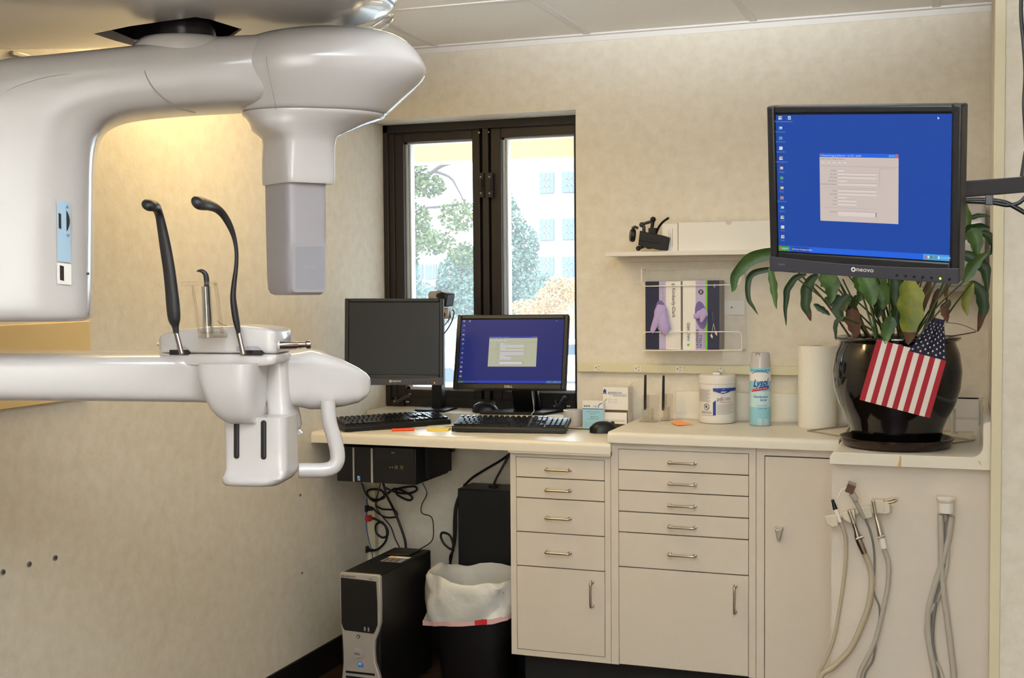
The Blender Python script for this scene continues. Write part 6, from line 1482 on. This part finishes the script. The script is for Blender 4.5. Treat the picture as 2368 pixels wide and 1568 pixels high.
# ------------------------------------------------------------------ outside the window
GZ = ONY(1000, 930, 30).z
b = MB(); b.box(-90, 60, 1.0, 120, GZ - .2, GZ, 'asphalt'); tag(b.build('paved_ground'), kind='structure')
b = MB(); zsf = ONY(1245, 364, 1.7).z
b.box(-5, 1.5, .3, 1.7, zsf, zsf + .16, 'soffit'); b.box(-5, 1.5, 1.66, 1.74, zsf - .012, zsf + .18, 'tan_board'); tag(b.build('roof_overhang'), 'cream roof overhang outside at the top of the window', 'overhang')
def facade(label, y, pxl, pxr, pyt, depth, wins, nx=3, ny=3, zb=None):
    a, c = ONY(pxl, 600, y), ONY(pxr, 600, y); zt_ = ONY((pxl + pxr) / 2, pyt, y).z
    t = thing('office_building', label, 'building', (a.x, y, GZ))
    b = MB(); b.box(a.x, c.x, y, y + depth, GZ, zt_, 'concrete'); b.build('facade', t)
    for (x0_, x1_, y0_, y1_) in wins:
        p, q = ONY(x0_, y1_, y), ONY(x1_, y0_, y); b = MB(); b.box(p.x, q.x, y - .05, y + .02, p.z, q.z, 'bldg_glass')
        for i in range(1, nx): x = p.x + (q.x - p.x) * i / nx; b.box(x - .02, x + .02, y - .07, y - .04, p.z, q.z, 'concrete')
        for i in range(1, ny): z = p.z + (q.z - p.z) * i / ny; b.box(p.x, q.x, y - .07, y - .04, z - .02, z + .02, 'concrete')
        b.build('window', t)
facade('pale grey office building with square windows seen through the right pane', 48, 1226, 1420, 330, 14,
       [(1249, 1281, 399, 447), (1301, 1334, 397, 445), (1249, 1281, 506, 556), (1301, 1334, 505, 554), (1249, 1281, 594, 640), (1301, 1334, 594, 640), (1352, 1385, 399, 447), (1352, 1385, 506, 556)])
facade('low pale building behind the bushy tree seen through the left pane', 60, 860, 1100, 590, 10, [(945, 978, 612, 645), (985, 1010, 612, 645), (930, 1010, 665, 680)], 3, 1)
def tree(label, y, trunk, blobs, n, k, size, group='trees outside', branches=()):
    p = ONY(trunk[0], trunk[1], y); t = thing('tree', label, 'tree', (p.x, y, GZ), group)
    b = MB(); sc = y * 1.06 / 2900.0
    b.tube([(p.x, y, GZ), (p.x + .1, y, p.z)], [trunk[2] * sc * 1.3, trunk[2] * sc], 'bark', 10)
    for br in branches: b.tube(spline([ONY(x, yy, y) for x, yy, r in br], 4), lerps([r * sc for x, yy, r in br], 4), 'bark', 8)
    b.build('trunk', t, 60)
    rn = random.Random(hash(label) % 1000 if False else len(label) * 7); b = MB()
    vs = []; fs = []
    for bx_, by_, rx_, ry_, wgt in blobs:
        for i in range(int(n * wgt)):
            while True:
                x, yy, z = rn.uniform(-1, 1), rn.uniform(-1, 1), rn.uniform(-1, 1)
                if x * x + yy * yy + z * z < 1: break
            c = ONY(bx_ + x * rx_, by_ + z * ry_, y) + Vector((0, yy * rx_ * sc, 0))
            e1 = Vector((rn.gauss(0, 1), rn.gauss(0, 1), rn.gauss(0, 1))).normalized(); e2 = e1.orthogonal(); s_ = size * rn.uniform(.6, 1.3) * sc
            i0 = len(vs); vs += [c - e1 * s_, c + e2 * s_ * .7, c + e1 * s_, c - e2 * s_ * .7]; fs.append((i0, i0 + 1, i0 + 2, i0 + 3))
    b.add(vs, fs, k); b.build('crown', t, 0, recalc=False)
tree('overhanging tree with yellow-green leaves at the top of the left pane', 16, (905, 520, 10), [(950, 400, 45, 40, .9), (990, 430, 40, 30, .6), (1060, 350, 60, 25, .5), (960, 520, 40, 50, 1.0), (1000, 560, 50, 30, .8), (1060, 500, 45, 40, .7), (1075, 590, 40, 30, .6), (940, 590, 30, 40, .7), (930, 460, 30, 60, .7)], 620, 'foliage', 6.0,
     branches=[[(905, 520, 9), (960, 440, 7), (1010, 390, 6), (1060, 372, 5), (1120, 350, 4)], [(905, 560, 7), (960, 490, 4), (1020, 478, 4), (1075, 470, 3)], [(1000, 395, 5), (1040, 410, 4), (1060, 440, 3), (1080, 480, 2)], [(905, 540, 6), (970, 530, 3), (1000, 545, 2)]])
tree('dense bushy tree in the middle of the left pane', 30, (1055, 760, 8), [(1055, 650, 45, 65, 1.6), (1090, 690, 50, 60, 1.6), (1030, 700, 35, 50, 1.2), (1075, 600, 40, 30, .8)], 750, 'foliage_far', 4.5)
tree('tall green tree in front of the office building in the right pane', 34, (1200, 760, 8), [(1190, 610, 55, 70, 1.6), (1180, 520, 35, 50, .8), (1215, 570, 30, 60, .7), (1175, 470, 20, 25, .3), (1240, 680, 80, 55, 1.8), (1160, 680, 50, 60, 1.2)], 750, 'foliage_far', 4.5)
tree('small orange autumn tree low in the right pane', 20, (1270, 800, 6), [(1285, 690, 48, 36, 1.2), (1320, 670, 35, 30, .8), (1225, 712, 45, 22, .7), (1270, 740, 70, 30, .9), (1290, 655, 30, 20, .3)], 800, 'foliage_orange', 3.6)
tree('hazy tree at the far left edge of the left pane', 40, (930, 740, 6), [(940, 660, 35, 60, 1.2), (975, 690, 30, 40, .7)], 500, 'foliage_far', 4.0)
def car(label, c, ang, L=4.4, H=1.5):
    t = thing('car', label, 'car', c, 'cars outside the window', (0, 0, ang), world=False)
    b = MB(); pr = [(-L / 2, .35), (-L / 2, .75), (-L / 2 + .1, .95), (-L * .18, 1.0), (L * .30, 1.0), (L / 2 - .1, .85), (L / 2, .6), (L / 2, .35)]
    b.prism([(x, -.85, z) for x, z in pr], (0, 1.7, 0), 'car_white'); b.prism([(x, -.75, z) for x, z in [(-L * .40, .98), (-L * .26, H - .06), (-L * .2, H), (L * .08, H), (L * .24, 1.0)]], (0, 1.5, 0), 'car_white'); b.build('body', t, bevel=.06, seg=3)
    b = MB()
    for y_ in (-.765, .755): b.prism([(x, y_, z) for x, z in [(-L * .35, 1.02), (-L * .25, H - .12), (L * .06, H - .12), (L * .18, 1.02)]], (0, .012, 0), 'car_glass')
    b.build('side_windows', t)
    for x in (-L * .31, L * .31):
        for y_ in (-.87, .72): b = MB(); b.cyl((x, y_, .32), (x, y_ + .15, .32), .32, 'black', 24); b.cyl((x, y_ - .005, .32), (x, y_ + .155, .32), .18, 'silver', 18); b.build('wheel', t, 40)
p = ONY(1040, 880, 26); car('white car parked outside between the two monitors', (p.x, 26, GZ), .1)
p = ONY(1330, 880, 38); car('white car parked outside at the right edge of the window', (p.x, 38, GZ), 0)
